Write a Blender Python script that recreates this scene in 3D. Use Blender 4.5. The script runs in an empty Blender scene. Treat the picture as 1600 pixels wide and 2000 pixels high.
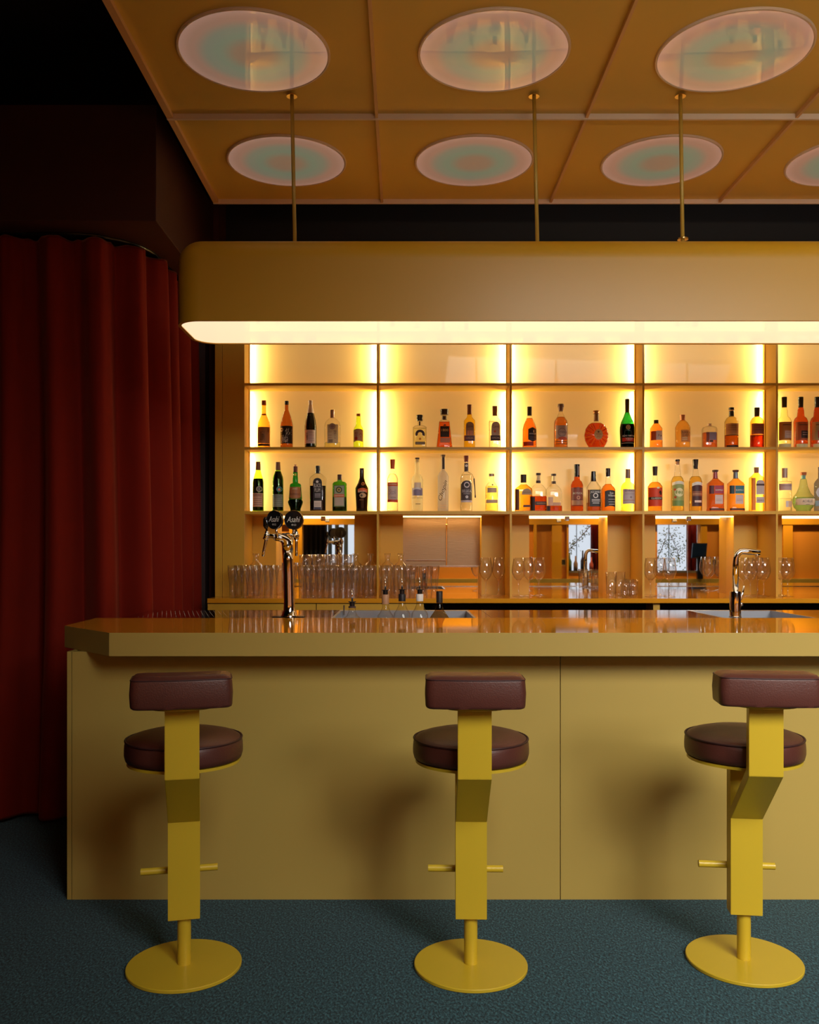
import bpy, bmesh, math, random
from mathutils import Vector, Matrix
random.seed(7)
SC = bpy.context.scene
C = SC.collection
PI = math.pi

# ------------------------------------------------------------------ camera, view, light
FPX, VX, VY, CAMH = 1770.0, 788.0, 1073.0, 1.37      # focal length in px, vanishing point, eye height
cam_d = bpy.data.cameras.new('camera'); cam = bpy.data.objects.new('camera', cam_d); C.objects.link(cam)
cam.location = (0, 0, CAMH); cam.rotation_euler = (PI/2, 0, 0)
cam_d.sensor_fit = 'HORIZONTAL'; cam_d.sensor_width = 36.0; cam_d.lens = 36.0*FPX/1600
cam_d.shift_x = (800-VX)/1600; cam_d.shift_y = (VY-1000)/1600; cam_d.clip_start = .05
SC.camera = cam
SC.view_settings.view_transform = 'Standard'; SC.view_settings.look = 'None'
SC.view_settings.gamma = 1; SC.view_settings.exposure = 0.0; SC.view_settings.use_curve_mapping = False
SC.cycles.transparent_max_bounces = 40; SC.cycles.max_bounces = 10
SC.cycles.sample_clamp_indirect = 4.0
w = bpy.data.worlds.new('dim_interior'); SC.world = w; w.use_nodes = True
w.node_tree.nodes['Background'].inputs[0].default_value = (.9, .95, 1, 1)
w.node_tree.nodes['Background'].inputs[1].default_value = .008

def area(name, loc, rot, sx, sy, power, col, parent=None, spread=PI):
    d = bpy.data.lights.new(name, 'AREA'); d.shape = 'RECTANGLE'; d.size = sx; d.size_y = sy
    d.energy = power; d.color = col; d.spread = spread
    o = bpy.data.objects.new(name, d); C.objects.link(o); o.location = loc; o.rotation_euler = rot
    if parent: o.parent = parent
    return o
# daylight: a patch of overcast sky outside, coming down through the high windows behind the photographer
WIN = [(2.75, 1.0), (3.85, 1.0)]
area('daylight', (3.35, -3.25, 3.95), (math.radians(66), 0, math.radians(14)), 1.9, 1.5, 300, (1.0, .985, .94))
# broad fill light added behind the photographer to soften the stool shadows
area('soft_fill_light', (2.4, -.7, 3.35), (math.radians(50), 0, math.radians(-8)), 3.8, 1.2, 76, (1.0, .97, .89), spread=math.radians(96))

# warm unseen fill lights added to brighten the rear wall in the mirrors
for x in (-1.6, 1.0, 3.2, 5.4):
    area('wall_fill_light', (x, -.95, 2.35), (math.radians(-28), 0, 0), 1.2, .06, 13, (1, .72, .38), spread=math.radians(120))
# unseen warm uplight added behind the camera to brighten the suspended ceiling
area('ceiling_fill_light', (2.2, -1.0, 2.05), (math.radians(134), 0, math.radians(-8)), 3.2, .12, 34, (1, .88, .62), spread=math.radians(84))

# ------------------------------------------------------------------ helpers
def px(x, d): return (x-VX)/FPX*d
def pz(y, d): return CAMH-(y-VY)/FPX*d
def s2l(c):
    return tuple(((v/255)/12.92 if v/255 <= .04045 else ((v/255+.055)/1.055)**2.4) for v in c)
def link(name, me, mats=None, parent=None, loc=None, smooth=False):
    o = bpy.data.objects.new(name, me); C.objects.link(o)
    for m in (mats if isinstance(mats, (list, tuple)) else [mats]):
        if m: me.materials.append(m)
    if parent: o.parent = parent
    if loc: o.location = loc
    if smooth:
        for p in me.polygons: p.use_smooth = True
    return o
def obj(name, bm, mats=None, parent=None, loc=None, smooth=False, angle=None):
    me = bpy.data.meshes.new(name); bmesh.ops.recalc_face_normals(bm, faces=bm.faces[:]) if bm.faces else None
    if angle is not None:
        for f in bm.faces: f.smooth = True
        for e in bm.edges:
            if len(e.link_faces) == 2 and e.calc_face_angle(0) > angle: e.smooth = False
    bm.to_mesh(me); bm.free()
    return link(name, me, mats, parent, loc, smooth)
def tag(o, label, cat, group=None):
    o['label'] = label; o['category'] = cat
    if group: o['group'] = group
    return o
def thing(name, label, cat, loc=(0, 0, 0), rz=0, group=None):
    o = bpy.data.objects.new(name, None); C.objects.link(o); o.location = loc; o.rotation_euler = (0, 0, rz)
    o.empty_display_size = .05
    return tag(o, label, cat, group)
def struct(o): o['kind'] = 'structure'; return o
def box(bm, x0, x1, y0, y1, z0, z1, bev=0, mi=0):
    vs = [bm.verts.new(p) for p in ((x0,y0,z0),(x1,y0,z0),(x1,y1,z0),(x0,y1,z0),(x0,y0,z1),(x1,y0,z1),(x1,y1,z1),(x0,y1,z1))]
    fs = [bm.faces.new([vs[i] for i in q]) for q in ((3,2,1,0),(4,5,6,7),(0,1,5,4),(1,2,6,5),(2,3,7,6),(3,0,4,7))]
    for f in fs: f.material_index = mi
    if bev:
        es = list({e for f in fs for e in f.edges})
        bmesh.ops.bevel(bm, geom=es, offset=bev, segments=2, affect='EDGES', profile=.6)
def bx(x0, x1, y0, y1, z0, z1, bev=0):
    bm = bmesh.new(); box(bm, x0, x1, y0, y1, z0, z1, bev); return bm
def lathe(bm, pts, seg=24, cx=0, cy=0, cz=0, n=2.0, dr=1.0, cap0=True, cap1=True, mi=0):
    """pts: (half width, z); n superellipse exponent, dr depth ratio"""
    rings = []
    for r, z in pts:
        ring = []
        for i in range(seg):
            a = 2*PI*(i+.5)/seg; c, s = math.cos(a), math.sin(a)
            u = math.copysign(abs(c)**(2/n), c); v = math.copysign(abs(s)**(2/n), s)
            ring.append(bm.verts.new((cx+r*u, cy+r*dr*v, cz+z)))
        rings.append(ring)
    for a, b in zip(rings, rings[1:]):
        for i in range(seg):
            f = bm.faces.new((a[i], a[(i+1) % seg], b[(i+1) % seg], b[i])); f.material_index = mi
    if cap0: bm.faces.new(rings[0][::-1]).material_index = mi
    if cap1: bm.faces.new(rings[-1]).material_index = mi
    return bm
def tube(bm, pts, r, seg=12, cap=True):
    pts = [Vector(p) for p in pts]; rs = r if isinstance(r, (list, tuple)) else [r]*len(pts)
    up = Vector((0, 0, 1)); rings = []; prev = None
    for i, p in enumerate(pts):
        t = (pts[min(i+1, len(pts)-1)]-pts[max(i-1, 0)]).normalized()
        if prev is None:
            a = t.orthogonal().normalized()
        else:
            a = (prev - t*prev.dot(t)).normalized()
        prev = a; b = t.cross(a)
        rings.append([bm.verts.new(p+(a*math.cos(2*PI*k/seg)+b*math.sin(2*PI*k/seg))*rs[i]) for k in range(seg)])
    for a, b in zip(rings, rings[1:]):
        for i in range(seg): bm.faces.new((a[i], a[(i+1) % seg], b[(i+1) % seg], b[i]))
    if cap: bm.faces.new(rings[0][::-1]); bm.faces.new(rings[-1])
    return bm
def prism(bm, poly, z0, z1, bev=0):
    a = [bm.verts.new((x, y, z0)) for x, y in poly]; b = [bm.verts.new((x, y, z1)) for x, y in poly]
    n = len(poly); fs = [bm.faces.new(a[::-1]), bm.faces.new(b)]
    for i in range(n): fs.append(bm.faces.new((a[i], a[(i+1) % n], b[(i+1) % n], b[i])))
    if bev:
        bmesh.ops.bevel(bm, geom=list({e for f in fs for e in f.edges}), offset=bev, segments=2, affect='EDGES')
    return bm
def extrude_yz(bm, poly, x0, x1, bev=0):
    a = [bm.verts.new((x0, y, z)) for y, z in poly]; b = [bm.verts.new((x1, y, z)) for y, z in poly]
    n = len(poly); fs = [bm.faces.new(a), bm.faces.new(b[::-1])]
    for i in range(n): fs.append(bm.faces.new((a[i], b[i], b[(i+1) % n], a[(i+1) % n])))
    if bev:
        bmesh.ops.bevel(bm, geom=list({e for f in fs for e in f.edges}), offset=bev, segments=2, affect='EDGES')
    return bm
def rrect(x0, x1, y0, y1, r, seg=8):
    out = []
    for cx, cy, a0 in ((x1-r, y1-r, 0), (x0+r, y1-r, PI/2), (x0+r, y0+r, PI), (x1-r, y0+r, 1.5*PI)):
        for k in range(seg+1):
            a = a0+PI/2*k/seg; out.append((cx+r*math.cos(a), cy+r*math.sin(a)))
    return out
def copy_tree(o, parent=None):
    c = o.copy(); C.objects.link(c)
    if parent: c.parent = parent
    for ch in [q for q in bpy.data.objects if q.parent == o]: copy_tree(ch, c)
    return c

# ------------------------------------------------------------------ materials
def pbr(name, col, rough=.5, metal=0, spec=.5, coat=0, coatr=.05, bump=0, bscale=200, vary=0, vscale=3, sheen=0, emis=None, es=0, trans=0):
    m = bpy.data.materials.new(name); m.use_nodes = True; nt = m.node_tree; b = nt.nodes['Principled BSDF']
    b.inputs['Base Color'].default_value = (*col, 1); b.inputs['Roughness'].default_value = rough
    b.inputs['Metallic'].default_value = metal; b.inputs['Specular IOR Level'].default_value = spec
    b.inputs['Coat Weight'].default_value = coat; b.inputs['Coat Roughness'].default_value = coatr
    b.inputs['Sheen Weight'].default_value = sheen; b.inputs['Transmission Weight'].default_value = trans
    if emis: b.inputs['Emission Color'].default_value = (*emis, 1); b.inputs['Emission Strength'].default_value = es
    tc = nt.nodes.new('ShaderNodeTexCoord')
    if vary:
        n = nt.nodes.new('ShaderNodeTexNoise'); n.inputs['Scale'].default_value = vscale; n.inputs['Detail'].default_value = 4
        nt.links.new(tc.outputs['Object'], n.inputs['Vector'])
        mx = nt.nodes.new('ShaderNodeMix'); mx.data_type = 'RGBA'
        mx.inputs[6].default_value = (*[c*(1-vary) for c in col], 1); mx.inputs[7].default_value = (*[min(1, c*(1+vary)) for c in col], 1)
        nt.links.new(n.outputs['Fac'], mx.inputs[0]); nt.links.new(mx.outputs[2], b.inputs['Base Color'])
    if bump:
        n = nt.nodes.new('ShaderNodeTexNoise'); n.inputs['Scale'].default_value = bscale; n.inputs['Detail'].default_value = 3
        nt.links.new(tc.outputs['Object'], n.inputs['Vector'])
        bp = nt.nodes.new('ShaderNodeBump'); bp.inputs['Strength'].default_value = bump; bp.inputs['Distance'].default_value = .002
        nt.links.new(n.outputs['Fac'], bp.inputs['Height']); nt.links.new(bp.outputs['Normal'], b.inputs['Normal'])
    return m
def emit(name, col, s):
    m = bpy.data.materials.new(name); m.use_nodes = True; nt = m.node_tree; nt.nodes.clear()
    e = nt.nodes.new('ShaderNodeEmission'); e.inputs[0].default_value = (*col, 1); e.inputs[1].default_value = s
    o = nt.nodes.new('ShaderNodeOutputMaterial'); nt.links.new(e.outputs[0], o.inputs[0]); return m
def glassy(name, col, edge=(.5, .5, .5), eg=.8, pw=3.0, gl=1.0, haze=0.0, hazecol=None):
    """thin coloured glass: what lies behind is seen through it, rims darken, the surface reflects"""
    m = bpy.data.materials.new(name); m.use_nodes = True; nt = m.node_tree; nt.nodes.clear(); N = nt.nodes.new; L = nt.links.new
    lw = N('ShaderNodeLayerWeight'); lw.inputs[0].default_value = .5
    p = N('ShaderNodeMath'); p.operation = 'POWER'; p.inputs[1].default_value = pw; L(lw.outputs['Facing'], p.inputs[0])
    k = N('ShaderNodeMath'); k.operation = 'MULTIPLY'; k.inputs[1].default_value = eg; L(p.outputs[0], k.inputs[0])
    mx = N('ShaderNodeMix'); mx.data_type = 'RGBA'; mx.inputs[6].default_value = (*col, 1)
    mx.inputs[7].default_value = (*[a*b for a, b in zip(col, edge)], 1); L(k.outputs[0], mx.inputs[0])
    t = N('ShaderNodeBsdfTransparent'); L(mx.outputs[2], t.inputs[0])
    g = N('ShaderNodeBsdfGlossy'); g.inputs['Roughness'].default_value = .03
    fr = N('ShaderNodeMath'); fr.operation = 'POWER'; fr.inputs[1].default_value = 4.0; L(lw.outputs['Facing'], fr.inputs[0])
    fm = N('ShaderNodeMath'); fm.operation = 'MULTIPLY_ADD'; fm.inputs[1].default_value = .45*gl; fm.inputs[2].default_value = .035*gl; L(fr.outputs[0], fm.inputs[0])
    base = t
    if haze:
        d = N('ShaderNodeBsdfTranslucent'); d.inputs[0].default_value = (*(hazecol or col), 1)
        dd = N('ShaderNodeBsdfDiffuse'); dd.inputs[0].default_value = (*(hazecol or col), 1)
        ad = N('ShaderNodeMixShader'); ad.inputs[0].default_value = .35; L(d.outputs[0], ad.inputs[1]); L(dd.outputs[0], ad.inputs[2])
        h = N('ShaderNodeMixShader'); h.inputs[0].default_value = haze; L(t.outputs[0], h.inputs[1]); L(ad.outputs[0], h.inputs[2]); base = h
    ms = N('ShaderNodeMixShader'); L(fm.outputs[0], ms.inputs[0]); L(base.outputs[0], ms.inputs[1]); L(g.outputs[0], ms.inputs[2])
    o = N('ShaderNodeOutputMaterial'); L(ms.outputs[0], o.inputs[0]); return m

MUST = s2l((196, 152, 56)); 
M = {}
M['paint'] = pbr('mustard_paint', s2l((190, 155, 62)), .42, coat=.25, coatr=.25, bump=.03, bscale=400, vary=.02)
M['laminate'] = pbr('mustard_laminate', s2l((187, 159, 80)), .45, bump=.03, bscale=500, vary=.03, vscale=1.2)
M['gloss_top'] = pbr('glossy_mustard_top', s2l((222, 150, 36)), .05, vary=.02)
M['gloss_top'].node_tree.nodes['Principled BSDF'].inputs['IOR'].default_value = 1.36
M['canopy'] = pbr('mustard_lacquer', s2l((194, 143, 20)), .5, coat=.3, coatr=.28, bump=.03, bscale=300)
M['ceil_y'] = pbr('mustard_ceiling_board', s2l((234, 200, 104)), .5, vary=.04, vscale=1.5)
M['batten'] = pbr('ceiling_batten_paint', s2l((232, 190, 140)), .5)
M['batten_w'] = pbr('pale_batten_paint', s2l((240, 222, 208)), .5)
M['shelf'] = pbr('shelf_paint', s2l((212, 164, 52)), .4, vary=.02)
M['backp'] = pbr('glowing_cream_panel', s2l((236, 198, 116)), .3, coat=.25, coatr=.03, emis=(1, .64, .22), es=.20)  # even emission added to lift the panel centre beyond the corner leds
M['stool'] = pbr('stool_powder_coat', s2l((208, 176, 42)), .38, coat=.2, coatr=.2, bump=.06, bscale=600)
M['leather'] = pbr('burgundy_leather', s2l((88, 45, 36)), .42, coat=.1, coatr=.4, bump=.35, bscale=260, vary=.12, vscale=14)
M['piping'] = pbr('dark_piping', s2l((62, 30, 30)), .5)
M['steel'] = pbr('brushed_steel', (.55, .54, .55), .22, metal=1, bump=.05, bscale=90)
M['steeld'] = pbr('worktop_steel', (.62, .58, .55), .07, metal=1)
M['well'] = pbr('basin_steel', (.42, .45, .52), .35, metal=.6)
M['chrome'] = pbr('polished_chrome', (.80, .82, .86), .06, metal=1)
M['black'] = pbr('black_plastic', (.01, .01, .012), .25, coat=.3)
M['blackgap'] = pbr('black_void_paint', (.006, .005, .005), .7)
M['mirror'] = pbr('mirror_glass', (.9, .89, .87), .015, metal=1)
M['maroon'] = pbr('maroon_wall', s2l((74, 28, 20)), .7, vary=.05)
M['dark'] = pbr('dark_ceiling_paint', s2l((30, 17, 17)), .8)
M['darkwall'] = pbr('near_black_wall', (.012, .010, .012), .6)
M['soffit'] = pbr('brown_soffit_paint', s2l((66, 30, 20)), .6, vary=.04)
M['column'] = pbr('aubergine_column_paint', s2l((52, 34, 36)), .6)
M['white'] = pbr('white_print', (.75, .74, .72), .5)
M['brass'] = pbr('brass', (.75, .55, .25), .2, metal=1)
M['led'] = emit('warm_led_strip', (1, .66, .26), 5.0)
M['socket'] = pbr('socket_frame', s2l((220, 170, 70)), .4)

def carpet():
    m = bpy.data.materials.new('teal_carpet'); m.use_nodes = True; nt = m.node_tree; b = nt.nodes['Principled BSDF']; N = nt.nodes.new; L = nt.links.new
    tc = N('ShaderNodeTexCoord'); n = N('ShaderNodeTexNoise'); n.inputs['Scale'].default_value = 150; n.inputs['Detail'].default_value = 5; n.inputs['Roughness'].default_value = .7
    mp = N('ShaderNodeMapping'); mp.inputs['Scale'].default_value = (1, .55, 1); mp.inputs['Rotation'].default_value = (0, 0, .6)
    L(tc.outputs['Object'], mp.inputs[0]); L(mp.outputs[0], n.inputs['Vector'])
    r = N('ShaderNodeValToRGB'); e = r.color_ramp.elements
    e[0].position = .36; e[0].color = (*s2l((8, 22, 28)), 1); e[1].position = .66; e[1].color = (*s2l((70, 118, 130)), 1)
    x = e.new(.5); x.color = (*s2l((34, 68, 78)), 1)
    L(n.outputs['Fac'], r.inputs[0]); L(r.outputs[0], b.inputs['Base Color']); b.inputs['Roughness'].default_value = .95; b.inputs['Specular IOR Level'].default_value = .1
    b.inputs['Sheen Weight'].default_value = .1
    bp = N('ShaderNodeBump'); bp.inputs['Strength'].default_value = .6; bp.inputs['Distance'].default_value = .006
    L(n.outputs['Fac'], bp.inputs['Height']); L(bp.outputs[0], b.inputs['Normal']); return m
M['carpet'] = carpet()
def velvet():
    m = pbr('red_velvet', s2l((124, 28, 13)), .85, sheen=.25, spec=.15, bump=.12, bscale=900, vary=.08, vscale=5)
    b = m.node_tree.nodes['Principled BSDF']; b.inputs['Sheen Tint'].default_value = (1, .3, .15, 1); b.inputs['Sheen Roughness'].default_value = .4
    return m
M['velvet'] = velvet()
def disc_mat():
    m = bpy.data.materials.new('pearly_light_diffuser'); m.use_nodes = True; nt = m.node_tree; b = nt.nodes['Principled BSDF']; N = nt.nodes.new; L = nt.links.new
    tc = N('ShaderNodeTexCoord'); v = N('ShaderNodeVectorMath'); v.operation = 'LENGTH'
    sp = N('ShaderNodeSeparateXYZ'); cb = N('ShaderNodeCombineXYZ'); L(tc.outputs['Object'], sp.inputs[0])
    L(sp.outputs[0], cb.inputs[0]); L(sp.outputs[1], cb.inputs[1]); L(cb.outputs[0], v.inputs[0])
    mul = N('ShaderNodeMath'); mul.operation = 'DIVIDE'; mul.inputs[1].default_value = .31; L(v.outputs['Value'], mul.inputs[0])
    r = N('ShaderNodeValToRGB'); e = r.color_ramp.elements; r.color_ramp.interpolation = 'EASE'
    e[0].position = 0; e[0].color = (*s2l((190, 166, 140)), 1); e[1].position = 1; e[1].color = (*s2l((236, 196, 178)), 1)
    for p, c in ((.2, (188, 168, 142)), (.45, (164, 190, 166)), (.58, (172, 188, 166)), (.8, (214, 178, 156))):
        x = e.new(p); x.color = (*s2l(c), 1)
    L(mul.outputs[0], r.inputs[0]); L(r.outputs[0], b.inputs['Base Color']); L(r.outputs[0], b.inputs['Emission Color'])
    b.inputs['Emission Strength'].default_value = .27; b.inputs['Roughness'].default_value = .5
    b.inputs['Coat Weight'].default_value = 1; b.inputs['Coat Roughness'].default_value = .015; b.inputs['Coat IOR'].default_value = 1.6
    return m
M['disc'] = disc_mat()
M['discrim'] = pbr('white_lamp_rim', s2l((236, 214, 200)), .4, coat=.2)
M['diffuser'] = pbr('glowing_acrylic_diffuser', (.8, .74, .62), .3, coat=1, coatr=.02, emis=(1, .78, .50), es=1.45)

_pm = {}
def paint(c, rough=.5, metal=0):
    k = ('p', tuple(c), rough, metal)
    if k not in _pm: _pm[k] = pbr('print_colour', tuple(min(.85, v*1.6) for v in s2l(c)), rough, metal)
    return _pm[k]
def liq(c, edge=(.35, .3, .25)):
    k = ('l', tuple(c), edge)
    if k not in _pm: _pm[k] = glassy('tinted_spirit', tuple(min(.97, v/q)**.6 for v, q in zip(s2l(c), (.92, .70, .40))), edge, .7, 3.2, .8)
    return _pm[k]
def frost(c, haze=.55):
    k = ('f', tuple(c), haze)
    if k not in _pm: _pm[k] = glassy('frosted_glass', tuple(min(.95, v/q)**.7 for v, q in zip(s2l(c), (1, .8, .5))), (.6, .55, .45), .7, 2.5, .5, haze)
    return _pm[k]
CLEAR = glassy('clear_bottle_glass', (.97, .96, .93), (.36, .31, .22), .9, 3.4, 1.3)
THIN = glassy('thin_glassware', (.99, .985, .98), (.64, .58, .50), .8, 3.0, 2.6, .012, (.95, .93, .92))

# text outlines -> flat vertex lists, so a legend can be wrapped round a curved surface
_tcache = {}
def text_geo(s, shear=0.0):
    k = (s, shear)
    if k in _tcache: return _tcache[k]
    cu = bpy.data.curves.new('t', 'FONT'); cu.body = s; cu.align_x = 'CENTER'; cu.align_y = 'CENTER'; cu.size = 1; cu.shear = shear
    cu.resolution_u = 3; cu.space_line = .85
    ob = bpy.data.objects.new('t', cu); C.objects.link(ob)
    dg = bpy.context.evaluated_depsgraph_get(); dg.update(); me = bpy.data.meshes.new_from_object(ob.evaluated_get(dg))
    vs = [(v.co.x, v.co.y) for v in me.vertices]; fs = [tuple(p.vertices) for p in me.polygons]
    bpy.data.objects.remove(ob); bpy.data.curves.remove(cu); bpy.data.meshes.remove(me)
    if vs:
        x0, x1 = min(v[0] for v in vs), max(v[0] for v in vs); y0, y1 = min(v[1] for v in vs), max(v[1] for v in vs)
        vs = [((x-(x0+x1)/2)/(x1-x0), (y-(y0+y1)/2)/(y1-y0)) for x, y in vs]
    _tcache[k] = (vs, fs); return _tcache[k]
def put_text(bm, s, fmap, cx, cz, w, h, shear=0.0, rot=0.0):
    vs, fs = text_geo(s, shear); out = []
    for x, y in vs:
        u, v = x*w, y*h
        if rot: u, v = u*math.cos(rot)-v*math.sin(rot), u*math.sin(rot)+v*math.cos(rot)
        out.append(bm.verts.new(fmap(cx+u, cz+v)))
    for f in fs:
        try: bm.faces.new([out[i] for i in f])
        except ValueError: pass

# ------------------------------------------------------------------ the room
XR = 6.6
struct(obj('floor', bx(-3.4, XR, -1.9, 6.4, -.06, 0), M['carpet']))
struct(obj('wall_left', bx(-3.5, -3.4, -1.9, 6.4, 0, 3.95), M['darkwall']))
struct(obj('wall_right', bx(XR, XR+.1, -1.9, 6.4, 0, 3.95), M['maroon']))
struct(obj('wall_front', bx(-3.4, XR, 6.3, 6.4, 0, 3.95), M['darkwall']))
struct(obj('ceiling', bx(-3.4, XR, -1.9, 6.4, 3.95, 4.03), M['dark']))
# soffit beam over the curtain and the column beside the shelves
struct(obj('trim_1', bx(-3.4, -1.2, 4.4, 5.75, 2.965, 3.53, .004), M['soffit']))
struct(obj('trim_2', bx(-1.335, -1.225, 5.6, 6.3, 0, 2.965), M['column']))
struct(obj('trim_3', bx(-1.225, -1.165, 5.72, 6.3, 0, 3.95), M['maroon']))
struct(obj('trim_4', bx(-1.165, XR, 5.95, 6.0, 2.9, 3.95), M['darkwall']))

# the wall behind the photographer, seen in the mirrors: yellow piers, windows, red drapes, planting
K = 13.36/FPX
def wx_(x): return (x-VX)*K
def wz_(y): return CAMH-(y-VY)*K
zt, zb = wz_(1025), wz_(1115)
ops = [(wx_(591), wx_(692)), (wx_(1110), wx_(1190)), (wx_(1284), wx_(1367))]
bm = bmesh.new(); xs = -3.4
for a, b in ops: box(bm, xs, a, -1.62, -1.5, .0, zt); xs = b
box(bm, xs, XR, -1.62, -1.5, 0, zt)
for a, b in ops: box(bm, a, b, -1.62, -1.5, 0, zb)
box(bm, -3.4, XR, -1.62, -1.5, zt, 1.93)
box(bm, -3.4, 2.2, -1.62, -1.5, 1.93, 3.95)
box(bm, 2.2, XR, -1.62, -1.5, 3.3, 3.95); box(bm, 4.4, XR, -1.62, -1.5, 1.93, 3.3)
struct(obj('wall_back', bm, pbr('ochre_wall', s2l((222, 140, 40)), .5)))
for k, (wx, ww) in enumerate(WIN):
    f = bmesh.new(); x0, x1 = wx-ww/2-.04, wx+ww/2+.04
    for a, b in ((x0-.03, x0+.02), (x1-.02, x1+.03), (wx-.02, wx+.02)): box(f, a, b, -1.5, -1.40, 1.9, 3.33)
    box(f, x0, x1, -1.5, -1.40, 1.9, 1.95); box(f, x0, x1, -1.5, -1.40, 3.28, 3.33)
    struct(obj('window_%d' % (k+1), f, M['darkwall']))
sky = emit('overcast_sky_outside', (.80, .88, 1.0), .95)
foliage = pbr('ivy_leaves', s2l((120, 150, 80)), .6, vary=.4, vscale=30)
for k, (a, b) in enumerate(ops):
    o = struct(obj('window_%d' % (k+3), bx(a-.25, b+.25, -1.89, -1.87, zb-.2, zt+.3), sky))
    fr = bmesh.new()
    mx = {0: (wx_(641), wx_(655), wx_(673)), 1: (wx_(1135),), 2: (wx_(1320),)}[k]
    for q in mx: box(fr, q-(.03 if k == 0 else .004), q+(.03 if k == 0 else .004), -1.86, -1.83, zb-.2, zt+.3)
    obj('window_frame', fr, pbr('blue_grey_frame', s2l((110, 140, 165)), .5), o)
    struct(obj('trim_%d' % (k+5), bx(a, b, -1.78, -1.48, zb-.03, zb), pbr('window_sill', s2l((120, 100, 70)), .4)))
def drape(name, label, x0, x1, y, z0, z1, mat, fold=.07, amp=.025):
    bm = bmesh.new(); n = max(8, int((x1-x0)/.01)); prev = None
    for i in range(n+1):
        x = x0+(x1-x0)*i/n; yy = y+amp*math.sin(2*PI*x/fold)
        c = [bm.verts.new((x, yy, z0)), bm.verts.new((x, yy, z1))]
        if prev: bm.faces.new((prev[0], c[0], c[1], prev[1]))
        prev = c
    o = obj(name, bm, mat, smooth=True); s = o.modifiers.new('s', 'SOLIDIFY'); s.thickness = .004
    return tag(o, label, 'curtain')
drape('window_drape', 'black drape at the left of the reflected window behind the beer tap', wx_(588), wx_(636), -1.74, zb, zt+.2, paint((14, 12, 14), .8))
drape('window_drape', 'red drape at the window reflected in the third mirror', wx_(1160), wx_(1195), -1.74, zb, zt+.2, M['velvet'])
drape('window_drape', 'dark red drape at the planted window reflected in the fourth mirror', wx_(1352), wx_(1372), -1.74, zb, zt+.2, M['velvet'])
def ivy(name, label, pts, n, rad, sz=.022):
    root = thing(name, label, 'plant', (pts[0][0], -1.8, pts[0][1]))
    st = bmesh.new(); tube(st, [(x-pts[0][0], 0, z-pts[0][1]) for x, z in pts], .006, 6); obj('stem', st, paint((110, 84, 70)), root)
    lf = bmesh.new()
    for _ in range(n):
        t = random.random()*(len(pts)-1); i = int(t); u = t-i; x = pts[i][0]*(1-u)+pts[min(i+1, len(pts)-1)][0]*u; z = pts[i][1]*(1-u)+pts[min(i+1, len(pts)-1)][1]*u
        p = Vector((x+random.gauss(0, rad)-pts[0][0], random.uniform(-.02, .03), z+random.gauss(0, rad)-pts[0][1]))
        R = Matrix.Rotation(random.uniform(0, 6.3), 3, 'Y') @ Matrix.Rotation(random.uniform(-.7, .7), 3, 'X'); s = sz*random.uniform(.6, 1.3)
        vs = [lf.verts.new(p+R@Vector(q)*s) for q in ((-.5, 0, 0), (-.15, -.06, .4), (.7, 0, 0), (-.15, -.06, -.4))]; lf.faces.new(vs)
    obj('leaf', lf, foliage, root)
    return root
ivy('climbing_plant', 'leafy branch crossing the window reflected in the third mirror', [(wx_(1108), wz_(1085)), (wx_(1125), wz_(1068)), (wx_(1145), wz_(1045)), (wx_(1160), wz_(1028))], 130, .04)
ivy('climbing_plant', 'dense ivy over the window reflected in the fourth mirror', [(wx_(1288), wz_(1105)), (wx_(1305), wz_(1070)), (wx_(1318), wz_(1035)), (wx_(1335), wz_(1075)), (wx_(1340), wz_(1100))], 420, .11)
for j, (x, h, c, lb) in enumerate(((1115, .27, (60, 80, 30), 'dark green'), (1127, .22, (120, 90, 60), 'tan labelled'), (1141, .3, (30, 26, 40), 'dark tall'), (1158, .2, (140, 60, 40), 'red capped'))):
    b = bmesh.new(); r = .032; lathe(b, [(r, 0), (r, h*.5), (r*.4, h*.68), (r*.35, h)], 14)
    tag(obj('window_bottle', b, paint(c, .2), loc=(wx_(x), -1.6, zb), smooth=True), lb+' bottle on the far window sill, seen only in the third mirror', 'bottle', 'bottles on the reflected window sill')
for k, (a, b, q, z1) in enumerate(((1077, 1096, .07, zt), (1106, 1110, .05, zt), (1041, 1047, .09, zt), (1367, 1379, .06, zt), (1408, 1422, .08, zt), (1526, 1545, .07, zt), (566, 591, .07, zt))):
    struct(obj('trim_%d' % (k+9), bx(wx_(a), wx_(b), -1.5, -1.5+q, 0, z1, .003), M['gloss_top']))
struct(obj('trim_16', bx(-3.4, XR, -1.5, -1.42, zt, 1.93, .003), M['gloss_top']))
struct(obj('trim_8', bx(-3.4, XR, -1.5, -1.38, wz_(1138), wz_(1130), .003), M['paint']))
b = bmesh.new()
for x in (1102, 1385):
    pass
for x, nm in ((1100, 'left'), (1395, 'right')):
    X = wx_(x); s = thing('wall_socket', 'yellow framed socket reflected in the %s mirror' % ('third' if nm == 'left' else 'fourth'), 'socket', (X, -1.5, wz_(1098)))
    obj('plate', bx(-.05, .05, 0, .012, -.06, .06, .003), M['socket'], s); obj('outlet', bx(-.027, .027, .012, .016, -.035, .035), M['black'], s)
s = thing('monitor', 'dark slanted till screen reflected in the fourth mirror', 'screen', (wx_(1356), -1.42, wz_(1130)))
obj('screen', extrude_yz(bmesh.new(), [(0, .3), (.03, .32), (.09, .52), (.06, .52)], -.07, .14), paint((24, 40, 66), .3), s)
obj('stand', extrude_yz(bmesh.new(), [(.02, 0), (.08, 0), (.06, .33), (.03, .33)], .0, .08), M['black'], s)

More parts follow.
